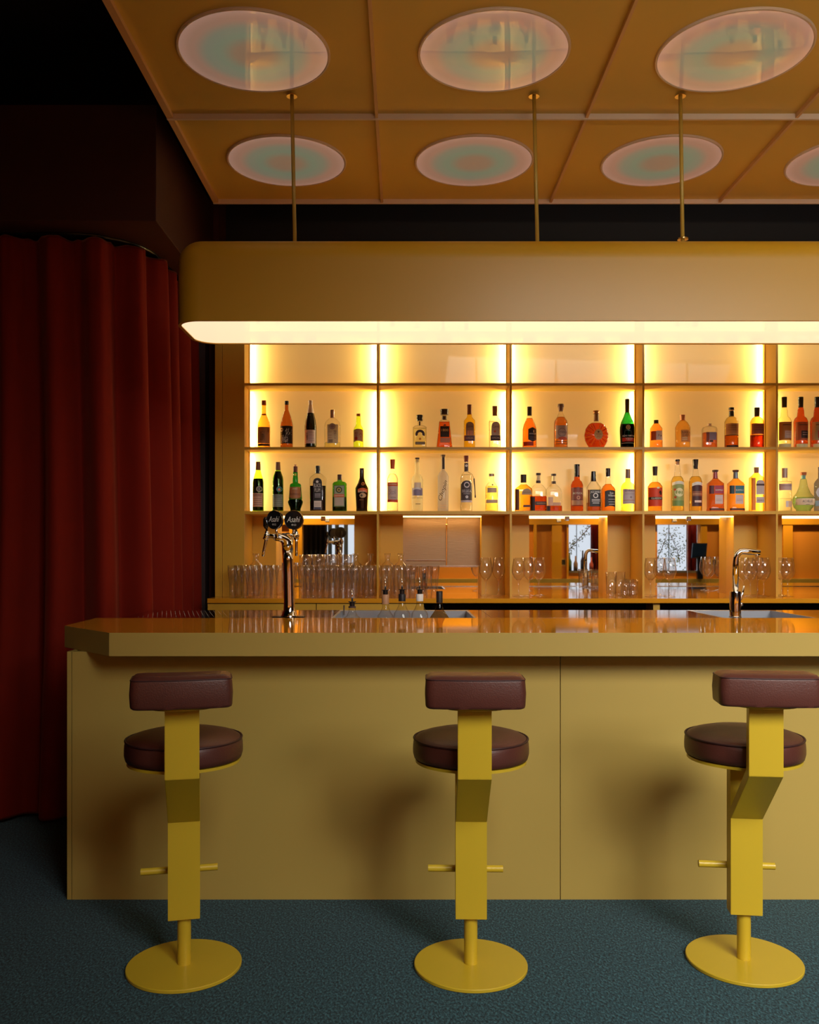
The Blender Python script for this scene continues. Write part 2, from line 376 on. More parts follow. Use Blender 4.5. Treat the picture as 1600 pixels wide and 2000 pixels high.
# ------------------------------------------------------------------ suspended ceiling of yellow boards
CZ = 3.395
raft = thing('ceiling_raft', 'suspended yellow ceiling of square boards with round lights above the bar', 'ceiling')
raft.location = (0, 0, CZ)
PX0, PW = -1.10, .976; ROWS = [(2.13, 3.17), (3.17, 4.21), (4.21, 5.245)]
for (y0, y1) in ROWS:
    for k in range(5):
        obj('ceiling_board', bx(PX0+PW*k, PX0+PW*(k+1)-.0005, y0, y1, 0, .03), M['ceil_y'], raft)
for k in range(6):
    X = PX0+PW*k
    a, b = (X, X+.03) if k == 0 else (X-.007, X+.007)
    obj('long_batten', bx(a, b, 2.13, 5.25, -.022, 0, .001), M['batten'], raft)
for y in (2.13, 3.17, 4.21, 5.237):
    obj('cross_batten', bx(PX0, PX0+PW*5, y, y+.014, -.026, 0, .001), M['batten_w'], raft)
cols = ['first', 'second', 'third', 'fourth', 'fifth']
def dome_light(X, Y, label):
    t = thing('ceiling_light', label, 'ceiling light', (X, Y, CZ), 0, 'round ceiling lights')
    R = .31; bm = bmesh.new()
    lathe(bm, [(.001, -.0115), (R*.3, -.0112), (R*.6, -.0105), (R*.85, -.0092), (R*.965, -.0080)], 72, cap0=False, cap1=False)
    obj('diffuser', bm, M['disc'], t, smooth=True)
    bm = bmesh.new(); lathe(bm, [(R*.965, -.008), (R*.972, -.010), (R*.992, -.010), (R, -.007), (R, .0)], 72, cap0=False, cap1=False)
    obj('rim', bm, M['discrim'], t, angle=.7)
rown = ['row nearest the camera', 'front row in view', 'back row above the canopy']
for r, (y0, y1) in enumerate(ROWS[1:], 1):
    for k in range(4):
        if r == 1 and k > 3: continue
        dome_light(PX0+PW*(k+.5)-.0+(.004), (y0+y1)/2, 'round pearly ceiling light, %s from the left in the %s' % (cols[k], rown[r]))

# ------------------------------------------------------------------ pendant canopy light
CY0, CY1, CX0, CX1, CZ0, CZ1 = 3.806, 4.253, -.970, 3.9, 2.331, 2.692
can = thing('canopy_lamp', 'long rounded mustard canopy light hung on thin rods over the bar', 'lamp', (CX0, (CY0+CY1)/2, CZ0))
def loc_(x, y, z): return (x-CX0, y-(CY0+CY1)/2, z-CZ0)
bm = bmesh.new(); R = .11; S = 10; rings = []
W = .014
for z, ins in [(CZ0, 0)]+[(CZ1-R*.9+R*.9*math.sin(PI/2*k/S), R*.9*(1-math.cos(PI/2*k/S))) for k in range(S+1)]:
    rings.append([bm.verts.new(loc_(x, y, z)) for x, y in rrect(CX0+ins, CX1-ins, CY0+ins, CY1-ins, max(.004, R-ins), 10)])
for a, b in zip(rings, rings[1:]):
    n = len(a)
    for i in range(n): bm.faces.new((a[i], a[(i+1) % n], b[(i+1) % n], b[i]))
bm.faces.new(rings[-1])
i0 = [bm.verts.new(loc_(x, y, CZ0)) for x, y in rrect(CX0+W, CX1-W, CY0+W, CY1-W, R-W, 10)]
i1 = [bm.verts.new(loc_(x, y, CZ0+.03)) for x, y in rrect(CX0+W, CX1-W, CY0+W, CY1-W, R-W, 10)]
n = len(i0)
for i in range(n):
    bm.faces.new((rings[0][i], rings[0][(i+1) % n], i0[(i+1) % n], i0[i])); bm.faces.new((i0[i], i0[(i+1) % n], i1[(i+1) % n], i1[i]))
obj('shade', bm, M['canopy'], can, angle=.6)
bm = bmesh.new(); q = [bm.verts.new(loc_(x, y, CZ0+.004)) for x, y in rrect(CX0+W, CX1-W, CY0+W, CY1-W, R-W, 10)]; q2 = [bm.verts.new(loc_(x, y, CZ0+.012)) for x, y in rrect(CX0+W, CX1-W, CY0+W, CY1-W, R-W, 10)]
bm.faces.new(q); bm.faces.new(q2[::-1])
for i in range(n): bm.faces.new((q[i], q[(i+1) % n], q2[(i+1) % n], q2[i]))
obj('diffuser', bm, M['diffuser'], can)
for k, (xt, xb) in enumerate(((-.496, -.482), (.581, .597), (1.232, 1.243), (2.3, 2.31))):
    rb = bmesh.new(); tube(rb, [loc_(xt, 4.03, CZ), loc_(xb, 4.03, CZ1-.001)], .0085, 12)
    rod = obj('rod', rb, M['paint'], can, smooth=True)
    fb = bmesh.new(); lathe(fb, [(.024, 0), (.024, .004), (.010, .010)], 24, *loc_(xt, 4.03, CZ-.012)); obj('flange', fb, M['brass'], rod, angle=.5)
    if k == 2:
        fb = bmesh.new(); lathe(fb, [(.024, 0), (.024, .006)], 24, *loc_(xb, 4.03, CZ1+.055)); obj('flange', fb, M['brass'], rod, angle=.5)

# ------------------------------------------------------------------ velvet curtain on a curved track
def curtain():
    path = []   # (x, y) with arc length
    y0, xc, r = 4.57, -1.70, .36
    x = -3.35
    while x < xc: path.append((x, y0)); x += .012
    k = 0; nseg = 48
    while k <= nseg: a = -PI/2+PI/2*k/nseg*.93; path.append((xc+r*math.cos(a), y0+r+r*math.sin(a))); k += 1
    lx, ly = path[-1]; y = ly+.012
    while y < 6.2: path.append((lx+(y-ly)*.05, y)); y += .012
    bm = bmesh.new(); s = 0; cols_ = []
    zs = [i/22 for i in range(23)]
    rnd = random.Random(3); ph = [rnd.uniform(-.5, .5) for _ in range(80)]
    for i, (x, y) in enumerate(path):
        j = min(i+1, len(path)-1); i2 = max(i-1, 0)
        t = Vector((path[j][0]-path[i2][0], path[j][1]-path[i2][1])).normalized(); nrm = Vector((t.y, -t.x))
        if i: s += (Vector(path[i])-Vector(path[i-1])).length
        col = []
        for u in zs:
            z = .015+(2.955-.015)*u
            lam = .215; q = s/lam+.10*math.sin(3.1*u+s*2.0)+.18*math.sin(s*1.7+1)
            kk = int(q) % 80; amp = .074*(1-.45*u**3)*(1+.35*ph[kk]*math.sin(PI*(q % 1)))
            w_ = math.sin(2*PI*q); w_ = math.copysign(abs(w_)**.8, w_)
            off = amp*w_+.012*math.sin(2*PI*q*2+2*u+ph[kk]*3)*(1-u)+.006*math.sin(2*PI*s/.06)*(u**6)
            sl = .015*math.sin(4*s+2*u)*(1-u)
            col.append(bm.verts.new((x+nrm.x*off+t.x*sl, y+nrm.y*off+t.y*sl, z-(.012*abs(math.sin(2*PI*s/.17)) if u == 1 else 0))))
        cols_.append(col)
    for a, b in zip(cols_, cols_[1:]):
        for i in range(len(zs)-1): bm.faces.new((a[i], b[i], b[i+1], a[i+1]))
    o = obj('curtain', bm, M['velvet'], smooth=True)
    m = o.modifiers.new('s', 'SOLIDIFY'); m.thickness = .005; m = o.modifiers.new('sub', 'SUBSURF'); m.levels = 1; m.render_levels = 1
    tag(o, 'floor-length dark red velvet curtain hanging in folds left of the bar', 'curtain')
    tb = bmesh.new(); tube(tb, [(x, y, 2.962) for x, y in path[::6]], .011, 8)
    tag(obj('curtain_track', tb, M['black'], smooth=True), 'thin black curved curtain track under the brown soffit', 'curtain rail')
curtain()

# ------------------------------------------------------------------ the bar
B = 1.058; XE = 3.9
bar = thing('bar_cabinet', 'long mustard panelled bar front standing on the teal carpet', 'bar', (-1.316, 3.545, 0))
def bl(x0, x1, y0, y1, z0, z1, bev=0): return bx(x0+1.316, x1+1.316, y0-3.545, y1-3.545, z0, z1, bev)
obj('corner_post', bl(-1.316, px(139.5, 3.545), 3.545, 4.70, 0, .97, .0006), M['laminate'], bar)
obj('front_panel', bl(px(140.6, 3.545), px(1094, 3.545), 3.545, 3.57, 0, .97, .0006), M['laminate'], bar)
obj('front_panel', bl(px(1095.4, 3.545), XE, 3.545, 3.57, 0, .97, .0006), M['laminate'], bar)
obj('carcass', bl(-1.29, XE, 3.572, 4.70, .0, .79), M['blackgap'], bar)
poly = [(-1.386, 3.706), (-1.10, 3.388), (XE, 3.388), (XE, 4.12), (-1.399, 4.12)]
ct = obj('bar_countertop', prism(bmesh.new(), poly, B-.088, B, .0015), [M['gloss_top']])
# the edge band is satin, the top is polished
ct.data.materials.append(M['laminate'])
for p in ct.data.polygons:
    p.material_index = 0 if p.normal.z > .5 else 1
tag(ct, 'thick glossy mustard countertop with a cut corner on the bar', 'countertop')
stl = thing('steel_worktop', 'stainless steel service worktop behind the mustard countertop', 'worktop', (0, 4.12, B-.004))
def sl(x0, x1, y0, y1, z0, z1, bev=0): return bx(x0, x1, y0-4.12, y1-4.12, z0-B+.004, z1-B+.004, bev)
YB = 4.72; T = B-.004
WX0, WX1, SX0, SX1 = -.33, .335, 1.47, 1.90
obj('drainer', sl(-1.31, WX0, 4.122, YB, T-.03, T), M['steeld'], stl)
obj('deck', sl(WX1, SX0, 4.122, YB, T-.03, T), M['steeld'], stl)
obj('deck', sl(SX1, XE, 4.122, YB, T-.03, T), M['steeld'], stl)
obj('lip', sl(-1.31, XE, 4.121, 4.127, T-.03, T+.004, .001), M['steel'], stl)
for a, b in ((WX0, WX1), (SX0, SX1)):
    bm = bmesh.new()
    box(bm, a, b, 4.15-4.12, YB-.06-4.12, -.252, -.25); box(bm, a, b, 4.13-4.12, 4.15-4.12, -.25, 0); box(bm, a, b, YB-.06-4.12, YB-4.12, -.25, 0)
    box(bm, a, a+.012, .03, YB-.06-4.12, -.25, .001); box(bm, b-.012, b, .03, YB-.06-4.12, -.25, .001)
    obj('basin', bm, M['well'], stl)
for x in (-.42, -.37, .41):
    obj('seam', sl(x-.0025, x+.0025, 4.13, YB, T, T+.001), M['chrome'], stl)
bm = bmesh.new()
for i in range(26):
    for j in range(9):
        lathe(bm, [(.0013, .0001), (.0011, .0004)], 6, -1.24+i*.022+(j*7 % 5)*.0044, .12+j*.05, 0)
obj('perforations', bm, M['chrome'], stl)
bm = bmesh.new(); tube(bm, [(0, 0, 0), (0, 0, .05)], .004, 8)
tag(obj('steel_peg', bm, M['steel'], loc=(px(671, 4.6), 4.64, T-.02)), 'small upright steel peg at the back of the ice well', 'peg')

# ------------------------------------------------------------------ back bar: counter, cabinets, shelves, mirrors
DS, DB, DP, DM, DF = 5.50, 5.70, 5.795, 5.93, 5.30
CT = 1.0825
XS0 = -1.147
bc = tag(obj('back_counter', bx(XS0, XE, DF, DM+.03, CT-.027, CT, .002), M['gloss_top']), 'glossy mustard back counter under the lit shelves', 'countertop')
bcab = thing('back_cabinet', 'low mustard cabinet fronts below the left of the back counter', 'cabinet', (XS0, DF+.02, 0))
for a, b in ((XS0, px(617, 5.31)), (px(618.5, 5.31), px(828, 5.31))):
    obj('door', bx(a-XS0, b-XS0, -.01, .01, 0, CT-.032, .001), M['shelf'], bcab)
obj('carcass', bx(.002, px(828, 5.31)-XS0-.005, .012, .6, 0, CT-.03), M['blackgap'], bcab)
tag(obj('cabinet_post', bx(px(1277, 5.33), px(1290, 5.33), 5.34, 5.5, 0, CT-.028), M['shelf']), 'narrow yellow post under the back counter in the dark recess', 'post')
tag(obj('undercounter_fridge', bx(px(828, 5.31)+.05, XE, 5.55, 5.92, 0, CT-.05, .004), M['blackgap']), 'black recessed fridge front below the right of the back counter', 'fridge')
ux = [px(x, DS) for x in (479.5, 738, 998, 1257, 1518)]
PWD = ux[2]-ux[1]; ux.append(ux[4]+PWD); ux.append(ux[5]+PWD)
ZS = [1.603, 1.9915, 2.38, 2.77]     # shelf top surfaces
TH = .0155; UT = .0115
sh = thing('shelving_unit', 'tall back-lit mustard shelving unit full of spirit bottles', 'shelves', (XS0, DS, CT))
def shl(x0, x1, y0, y1, z0, z1, bev=0): return bx(x0-XS0, x1-XS0, y0-DS, y1-DS, z0-CT, z1-CT, bev)
obj('side_panel', shl(px(420, DS), px(434, DS), DS, DM, CT, 2.79, .001), M['shelf'], sh)
obj('side_panel', shl(px(434.6, DS), px(477.5, DS), DS, DM, CT, 2.79, .001), M['shelf'], sh)
for i, X in enumerate(ux):
    if i == 0: continue
    obj('upright', shl(X-UT/2*1.1, X+UT/2*1.1, DS, DP, CT, 2.79, .0008), M['shelf'], sh)
for i in range(6):
    a, b = (px(477.5, DS) if i == 0 else ux[i]+UT/2*1.1), ux[i+1]-UT/2*1.1
    for z in ZS: obj('shelf', shl(a, b, DS+.0015, DP if z == ZS[0] else DB, z-TH-(.004 if z == ZS[0] else 0), z, .0008), M['shelf'], sh)
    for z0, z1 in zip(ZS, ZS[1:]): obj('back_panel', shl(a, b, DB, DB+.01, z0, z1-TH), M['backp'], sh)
    # lit vertical profiles in the rear corners of each bay, shining on the back panel
    for z0, z1 in zip(ZS, ZS[1:]):
        zc, hh = (z0+z1-TH)/2, (z1-TH-z0)-.01
        for sgn, X in ((1, a), (-1, b)):
            pf = obj('light_profile', shl(min(X, X+sgn*.005), max(X, X+sgn*.005), DB-.042, DB-.030, z0, z1-TH), M['shelf'], sh)
            area('led', (X+sgn*.0035-XS0, DB-.0290-DS, zc-CT), (PI/2, 0, -sgn*math.radians(60)), .006, hh, 2.6, (1, .84, .46), sh)
    # lower niche: recessed board with an opening, mirror behind
    c = (a+b)/2; ow = .2505; pa, pb = c-ow, c+ow; zt_ = pz(1007, DP)
    obj('niche_panel', shl(a, pa, DP, DP+.02, CT, ZS[0]-TH), M['shelf'], sh)
    obj('niche_panel', shl(pb, b, DP, DP+.02, CT, ZS[0]-TH), M['shelf'], sh)
    rv = bmesh.new(); box(rv, pa-.012-XS0, pa-XS0, DP+.02-DS, DM-DS, 0, zt_+.03-CT); box(rv, pb-XS0, pb+.012-XS0, DP+.02-DS, DM-DS, 0, zt_+.03-CT)
    box(rv, pa-XS0, pb-XS0, DP+.03-DS, DM-DS, zt_+.008-CT, zt_+.03-CT)
    obj('niche_reveal', rv, M['shelf'], sh)
    obj('light_strip', shl(pa, pb, DP+.004, DP+.016, pz(1010.2, DP), pz(1006.8, DP)), M['led'], sh)
    area('led', ((pa+pb)/2-XS0, DP+.03-DS, pz(1007, DP)-.004-CT), (math.radians(0), 0, 0), 2*ow-.02, .01, 1.1, (1, .66, .28), sh)
    od = ['first', 'second', 'third', 'fourth', 'fifth', 'sixth'][i]
    mr = thing('bar_mirror', 'mirror in the %s niche from the left behind the back counter' % od, 'mirror', (pa, DM, CT))
    obj('glass', bx(0, 2*ow, 0, .004, 0, zt_+.02-CT), M['mirror'], mr)
    if i in (0, 2, 3):
        xx = px({0: 632, 2: 1106.5, 3: 1343.5}[i], DP)-pa; zz = pz(1013, DP)-CT
        cl = bmesh.new(); box(cl, xx-.015, xx+.015, DP-.03-DM, DP-.005-DM, zz-.014, zz+.014, .004)
        box(cl, xx-.010, xx+.010, DP-.034-DM, DP-.0295-DM, zz-.009, zz+.009, .001)
        obj('clip', cl, M['steel'], mr)
    if i == 3: obj('seam', bx(px(1343, DM)-pa-.0012, px(1343, DM)-pa+.0012, -.002, 0, 0, zt_-CT), M['steel'], mr)
    if i == 1:
        h = thing('steel_shutter', 'brushed steel shutter half lowered over the second mirror', 'shutter', (pa, DM-.02, pz(1105.5, DM-.02)))
        zz = pz(1009, DM-.02)-pz(1105.5, DM-.02)
        hm = pbr('brushed_shutter_steel', (.30, .19, .11), .5, metal=.85)
        nt = hm.node_tree; tcn = nt.nodes.new('ShaderNodeTexCoord'); mp = nt.nodes.new('ShaderNodeMapping'); mp.inputs['Scale'].default_value = (3, 1, 60)
        ns = nt.nodes.new('ShaderNodeTexNoise'); ns.inputs['Scale'].default_value = 4; ns.inputs['Detail'].default_value = 6
        bp = nt.nodes.new('ShaderNodeBump'); bp.inputs['Strength'].default_value = .25; bp.inputs['Distance'].default_value = .003
        nt.links.new(tcn.outputs['Object'], mp.inputs[0]); nt.links.new(mp.outputs[0], ns.inputs[0]); nt.links.new(ns.outputs[0], bp.inputs['Height'])
        nt.links.new(bp.outputs[0], nt.nodes['Principled BSDF'].inputs['Normal'])
        obj('leaf', bx(0, px(872, DM)-pa, 0, .012, 0, zz), hm, h); obj('leaf', bx(px(873.5, DM)-pa, 2*ow, -.004, .012, 0, zz), hm, h)
        obj('edge_trim', bx(px(872, DM)-pa-.004, px(872, DM)-pa+.004, -.008, 0, 0, zz-.05, .001), M['brass'], h)
        obj('bottom_rail', bx(0, 2*ow, -.01, .014, -.008, .004, .001), M['steel'], h)
        obj('handle_bar', bx(.02, px(870, DM)-pa, -.016, -.006, .036, .041, .001), M['steel'], h)

# ------------------------------------------------------------------ bottles
DBT = 5.585; SB = FPX/DBT
def interp(prof, z):
    if z <= prof[0][1]: return prof[0][0]
    for (r0, z0), (r1, z1) in zip(prof, prof[1:]):
        if z0 <= z <= z1: return r0 if z1 == z0 else r0+(r1-r0)*(z-z0)/(z1-z0)
    return prof[-1][0]
class Bottle:
    def __init__(s, label, ox, oy, sc, cx, base_cy, prof, glass, n=2.0, dr=1.0, cap=None, group=None, depth=DBT, zfloor=None, yaw=0, pxm=None):
        s.k = 1/(sc*(pxm or SB)); s.by = base_cy
        X = ((ox+cx/sc)-VX)/(pxm or SB)
        s.cx = cx; s.n = n; s.dr = dr
        s.root = thing('spirit_bottle', label, 'bottle', (X, depth, zfloor), yaw, group)
        s.prof = [(hw*s.k, (base_cy-cy)*s.k) for cy, hw in sorted(prof, key=lambda q: -q[0])]
        body = list(s.prof); r0 = body[0][0]
        body = [(r0*.9, 0), (r0, .004)]+[p for p in body[1:]]
        bm = bmesh.new(); lathe(bm, body, 32, n=n, dr=dr); obj('glass_body', bm, glass, s.root, angle=1.0)
        if cap:
            for c in (cap if isinstance(cap[0], (list, tuple)) else [cap]):
                y0, y1, h0, h1, mat = c
                bm = bmesh.new(); z1, z0 = (base_cy-y0)*s.k, (base_cy-y1)*s.k; e = .0012
                lathe(bm, [(h1*s.k, z0), (h1*s.k, z0+e), (h0*s.k, z1-e), (h0*s.k*.92, z1)], 24); obj('cap', bm, mat, s.root, angle=.6)
    def z(s, cy): return (s.by-cy)*s.k
    def x(s, cx): return (cx-s.cx)*s.k
    def front(s, x, z, off=.0008):
        Wd = interp(s.prof, z); Wd = max(Wd, 1e-4); u = min(.999, abs(x/Wd)); D = s.dr if s.dr else 1
        # depth grows with the half width; superellipse front
        return (x, -(Wd*D)*(1-u**s.n)**(1/s.n)-off, z)
    def liquid(s, cy, mat, inset=.93):
        zt = s.z(cy); pts = [(r*inset, z) for r, z in s.prof if z < zt-.001]; pts = [(pts[0][0], .005)]+pts[1:]
        pts.append((interp(s.prof, zt)*inset, zt))
        bm = bmesh.new(); lathe(bm, pts, 28, n=s.n, dr=s.dr); obj('liquid', bm, mat, s.root, angle=1.0); return s
    def lab(s, x0, x1, y0, y1, col, shape='rect', off=.0008, nx=14, ny=6, name='label', wrap=False):
        """label between crop columns x0..x1 and rows y0 (top)..y1"""
        X0, X1, Z1, Z0 = s.x(x0), s.x(x1), s.z(y0), s.z(y1); bm = bmesh.new(); prev = None
        m = (X0+X1)/2; hw = (X1-X0)/2; Zm = (Z0+Z1)/2
        for i in range(nx+1):
            t = -1+2*i/nx; X = m+hw*t
            if shape == 'oval':
                hh = max(.02, math.sqrt(max(0, 1-t*t)))*(Z1-Z0)/2; za, zb_ = Zm-hh, Zm+hh
            elif shape == 'arch': za, zb_ = Z0, Z1-hw*.9*(1-math.sqrt(max(0, 1-t*t)))
            elif shape == 'hex': za, zb_ = Z0+abs(t)*(Z1-Z0)*.14, Z1-abs(t)*(Z1-Z0)*.14
            elif shape == 'bow': za, zb_ = Z0+(1-t*t)*hw*.25, Z1+(1-t*t)*hw*.25
            else: za, zb_ = Z0, Z1
            col_ = [bm.verts.new(s.front(X, za+(zb_-za)*j/ny, off)) for j in range(ny+1)]
            if prev:
                for j in range(ny): bm.faces.new((prev[j], col_[j], col_[j+1], prev[j+1]))
            prev = col_
        o = obj(name, bm, col if hasattr(col, 'node_tree') else paint(col, .55), s.root, smooth=True); return s
    def txt(s, t, cx, cy, w, h, col, shear=0., rot=0., off=.0016):
        bm = bmesh.new(); put_text(bm, t, lambda a, b: s.front(a, b, off), s.x(cx), s.z(cy), w*s.k, h*s.k, shear, rot)
        obj('lettering', bm, paint(col, .5), s.root); return s
    def ring(s, cx, cy, r0, r1, col, a0=0, a1=2*PI, off=.0016):
        bm = bmesh.new(); n = 24; prev = None
        for i in range(n+1):
            a = a0+(a1-a0)*i/n
            c = [bm.verts.new(s.front(s.x(cx)+r*s.k*math.cos(a), s.z(cy)+r*s.k*math.sin(a), off)) for r in (r0, r1)]
            if prev: bm.faces.new((prev[0], prev[1], c[1], c[0]))
            prev = c
        obj('emblem', bm, paint(col, .5), s.root); return s
    def lines(s, x0, x1, ys, th, col, off=.0016):
        for y in ys: s.lab(x0, x1, y-th/2, y+th/2, col, off=off, ny=1, nx=8, name='print_line')
        return s
G1, G2, G3, G4, G5 = ['bottles on the upper lit shelf' if q == 'A' else 'bottles on the lower lit shelf' for q in 'ABABA']
GA, GB = G1, G2
BK = (16, 13, 13); LAV = (165, 150, 158)
def A(lb, x0, cx, prof, glass, **k): return Bottle(lb, x0, 760, 6.154, cx, 714, prof+[(714, prof[-1][1])], glass, group=GA, zfloor=ZS[1], **k)
def Bb(lb, x0, cx, prof, glass, **k): return Bottle(lb, x0, 880, 6.154, cx, 744.6, prof+[(744.6, prof[-1][1])], glass, group=GB, zfloor=ZS[0], **k)
def A4(lb, cx, prof, glass, **k): return Bottle(lb, 1260, 760, 4.706, cx, 546, prof+[(546, prof[-1][1])], glass, group=GA, zfloor=ZS[1], **k)
def B4(lb, cx, prof, glass, **k): return Bottle(lb, 1260, 880, 4.706, cx, 569, prof+[(569, prof[-1][1])], glass, group=GB, zfloor=ZS[0], **k)
P = paint
# --- first bay, upper shelf
b = A('amber sake bottle with brown paper label, leftmost on the upper shelf', 480, 219, [(190, 25), (300, 26), (330, 38), (400, 67), (440, 73), (690, 73)], liq((236, 150, 52)), cap=[(137, 192, 26, 27, P((150, 74, 30))), (300, 312, 27, 28, P((140, 70, 30)))])
b.lab(150, 290, 463, 660, (150, 112, 76), off=.001).txt('炭\n途', 210, 570, 62, 110, (30, 20, 14)).txt('本格', 276, 500, 16, 60, (90, 50, 30)).lab(148, 292, 662, 690, (40, 20, 12), off=.0006)
b = A('brown shochu bottle with black label and big white brush characters', 480, 492, [(150, 20), (250, 22), (330, 50), (400, 68), (440, 74), (690, 74)], liq((190, 104, 34)), cap=(143, 186, 24, 24, P((30, 30, 18))))
b.lab(421, 564, 450, 660, (22, 18, 20)).txt('佐', 520, 518, 74, 78, (225, 220, 212)).txt('藤', 478, 605, 84, 92, (225, 220, 212)).ring(440, 495, 8, 22, (170, 160, 140))
b = A('dark green bottle with silver foil neck and grey label', 480, 780, [(140, 26), (190, 22), (290, 40), (380, 62), (450, 71), (690, 70)], P((22, 26, 12), .12), cap=[(137, 190, 27, 24, P((190, 170, 160), .35)), (190, 290, 24, 43, P((190, 170, 160), .4))])
b.lab(714, 842, 497, 660, (176, 160, 164)).txt('吟\n醸\n酒', 742, 575, 22, 90, (60, 50, 60)).lines(765, 830, (530, 560, 600, 625), 5, (150, 132, 140))
bm = bmesh.new(); vs = [bm.verts.new(b.front(b.x(x), b.z(y), .0022)) for x, y in ((742, 285), (818, 285), (780, 322))]; bm.faces.new(vs); obj('foil_tip', bm, P((190, 170, 160), .4), b.root)
b = A('wide clear flat bottle with round grey seal and pale picture label', 480, 1042, [(260, 24), (345, 27), (365, 55), (395, 83), (440, 97), (690, 97)], CLEAR, dr=.5, cap=(250, 347, 26, 25, P((150, 128, 120), .25, .7)))
b.lab(985, 1112, 430, 655, (212, 190, 168)).txt('たわわ\nに', 1078, 548, 30, 110, (40, 30, 28)).ring(1044, 452, 0, 37, (136, 120, 128), off=.002).ring(1044, 452, 24, 28, (200, 190, 180), off=.0024).lines(1000, 1050, (620, 640), 9, (60, 40, 36)).lines(995, 1040, (520, 560, 590), 6, (170, 146, 130))
b.liquid(640, liq((240, 214, 130)))
b = A('small lime green soju bottle with red cap', 480, 1355, [(320, 23), (430, 31), (470, 52), (500, 60), (690, 60)], liq((206, 222, 60)), cap=(297, 322, 24, 24, P((170, 84, 24))))
b.lab(1300, 1410, 497, 640, (176, 148, 124), 'bow').txt('참\n술', 1330, 570, 40, 100, (140, 40, 34)).txt('수', 1385, 560, 40, 60, (150, 60, 44)).ring(1330, 600, 0, 18, (160, 50, 40), off=.002)
# --- first bay, lower shelf
b = Bb('bottle of dark bitter with lime glass neck and pink label, leftmost on the lower shelf', 480, 150, [(160, 26), (245, 28), (340, 54), (390, 65), (700, 66)], liq((158, 196, 46)), cap=(145, 246, 26, 31, P((112, 74, 48))))
b.liquid(350, P((20, 8, 8), .15), .975).lab(86, 216, 525, 690, (176, 136, 116)).lines(100, 200, (560, 590, 615, 640, 665), 6, (130, 94, 84)).txt('FERNET', 150, 545, 100, 22, (96, 40, 34)).ring(172, 478, 0, 36, (150, 140, 130)).ring(172, 478, 10, 20, (60, 60, 70), off=.002)
b = Bb('bottle of dark bitter with blue emblem and grey-green label', 480, 388, [(160, 26), (250, 30), (330, 60), (372, 65), (700, 66)], liq((158, 196, 46)), cap=[(150, 246, 27, 31, P((110, 80, 60)))])
b.liquid(262, P((20, 8, 8), .15), .975).lab(332, 452, 540, 690, (118, 124, 112)).lines(345, 440, (600, 625, 650, 672), 5, (80, 84, 78)).txt('BRANCA\nMENTA', 392, 568, 90, 40, (28, 40, 50)).ring(412, 480, 0, 34, (60, 110, 124)).ring(412, 484, 0, 16, (190, 120, 90), off=.002)
b = Bb('bright green necked amaro bottle with flared black base', 480, 598, [(270, 28), (330, 29), (345, 33), (400, 33), (412, 58), (425, 67), (590, 80), (600, 76), (628, 91), (650, 86), (715, 62)], liq((48, 140, 46)), cap=[(180, 202, 17, 17, P((190, 150, 110))), (202, 272, 27, 27, P((92, 44, 30)))])
b.liquid(600, P((12, 8, 6), .1), .99).lab(530, 668, 452, 595, (150, 98, 62)).txt('AMARO', 600, 475, 60, 22, (220, 190, 150)).txt('MONTENEGRO', 600, 540, 120, 24, (80, 34, 24)).lab(585, 612, 290, 316, (200, 180, 60))
b = Bb('broad clear bottle of black liquid with black arched label and black cap', 480, 868, [(285, 28), (297, 50), (325, 84), (350, 100), (700, 95)], CLEAR, n=3, dr=.6, cap=(195, 287, 30, 30, M['black']))
b.liquid(436, P((16, 4, 6), .12), .97).lab(815, 922, 345, 616, (30, 28, 32), 'arch').ring(866, 390, 0, 16, (225, 215, 200)).txt('BLACK\nPLUM', 868, 462, 84, 100, (200, 200, 206)).lines(835, 905, (535, 552, 572), 8, (150, 150, 160)).lab(825, 915, 618, 722, (196, 182, 176)).lines(835, 905, (645, 660, 675), 4, (150, 130, 130)).lab(828, 912, 694, 722, (60, 60, 84), off=.0018)
b = Bb('flat green herbal liqueur bottle with stag emblem label', 480, 1130, [(362, 26), (382, 30), (392, 68), (410, 84), (700, 86)], liq((92, 156, 36)), n=4, dr=.6, cap=(300, 362, 27, 27, P((60, 30, 22))))
b.liquid(570, P((14, 10, 6), .12), .985).lab(1060, 1192, 430, 690, (60, 84, 44)).lab(1068, 1186, 438, 682, (132, 140, 118), off=.0012).ring(1125, 486, 0, 38, (26, 40, 26)).ring(1125, 486, 10, 26, (150, 130, 70), off=.002).lab(1062, 1190, 538, 575, (176, 86, 44), off=.0018).txt('Jägermeister', 1126, 556, 116, 24, (230, 210, 180), off=.0026).lab(1075, 1180, 582, 672, (158, 146, 136), off=.0018)
b = Bb('dark brown cream liqueur bottle with orange banner, rightmost in the first bay', 480, 1396, [(230, 25), (340, 27), (400, 45), (462, 78), (510, 78), (700, 68)], P((30, 14, 8), .12), cap=(225, 250, 26, 26, P((40, 16, 10))))
b.lab(1350, 1462, 480, 520, (196, 84, 34), 'bow').txt('BAILEYS', 1406, 506, 96, 26, (240, 210, 170), off=.002).lab(1370, 1450, 526, 582, (176, 150, 112), 'oval').ring(1396, 555, 0, 14, (60, 50, 30)).ring(1412, 415, 8, 20, (160, 96, 50)).lines(1370, 1420, (608,), 8, (120, 80, 40))
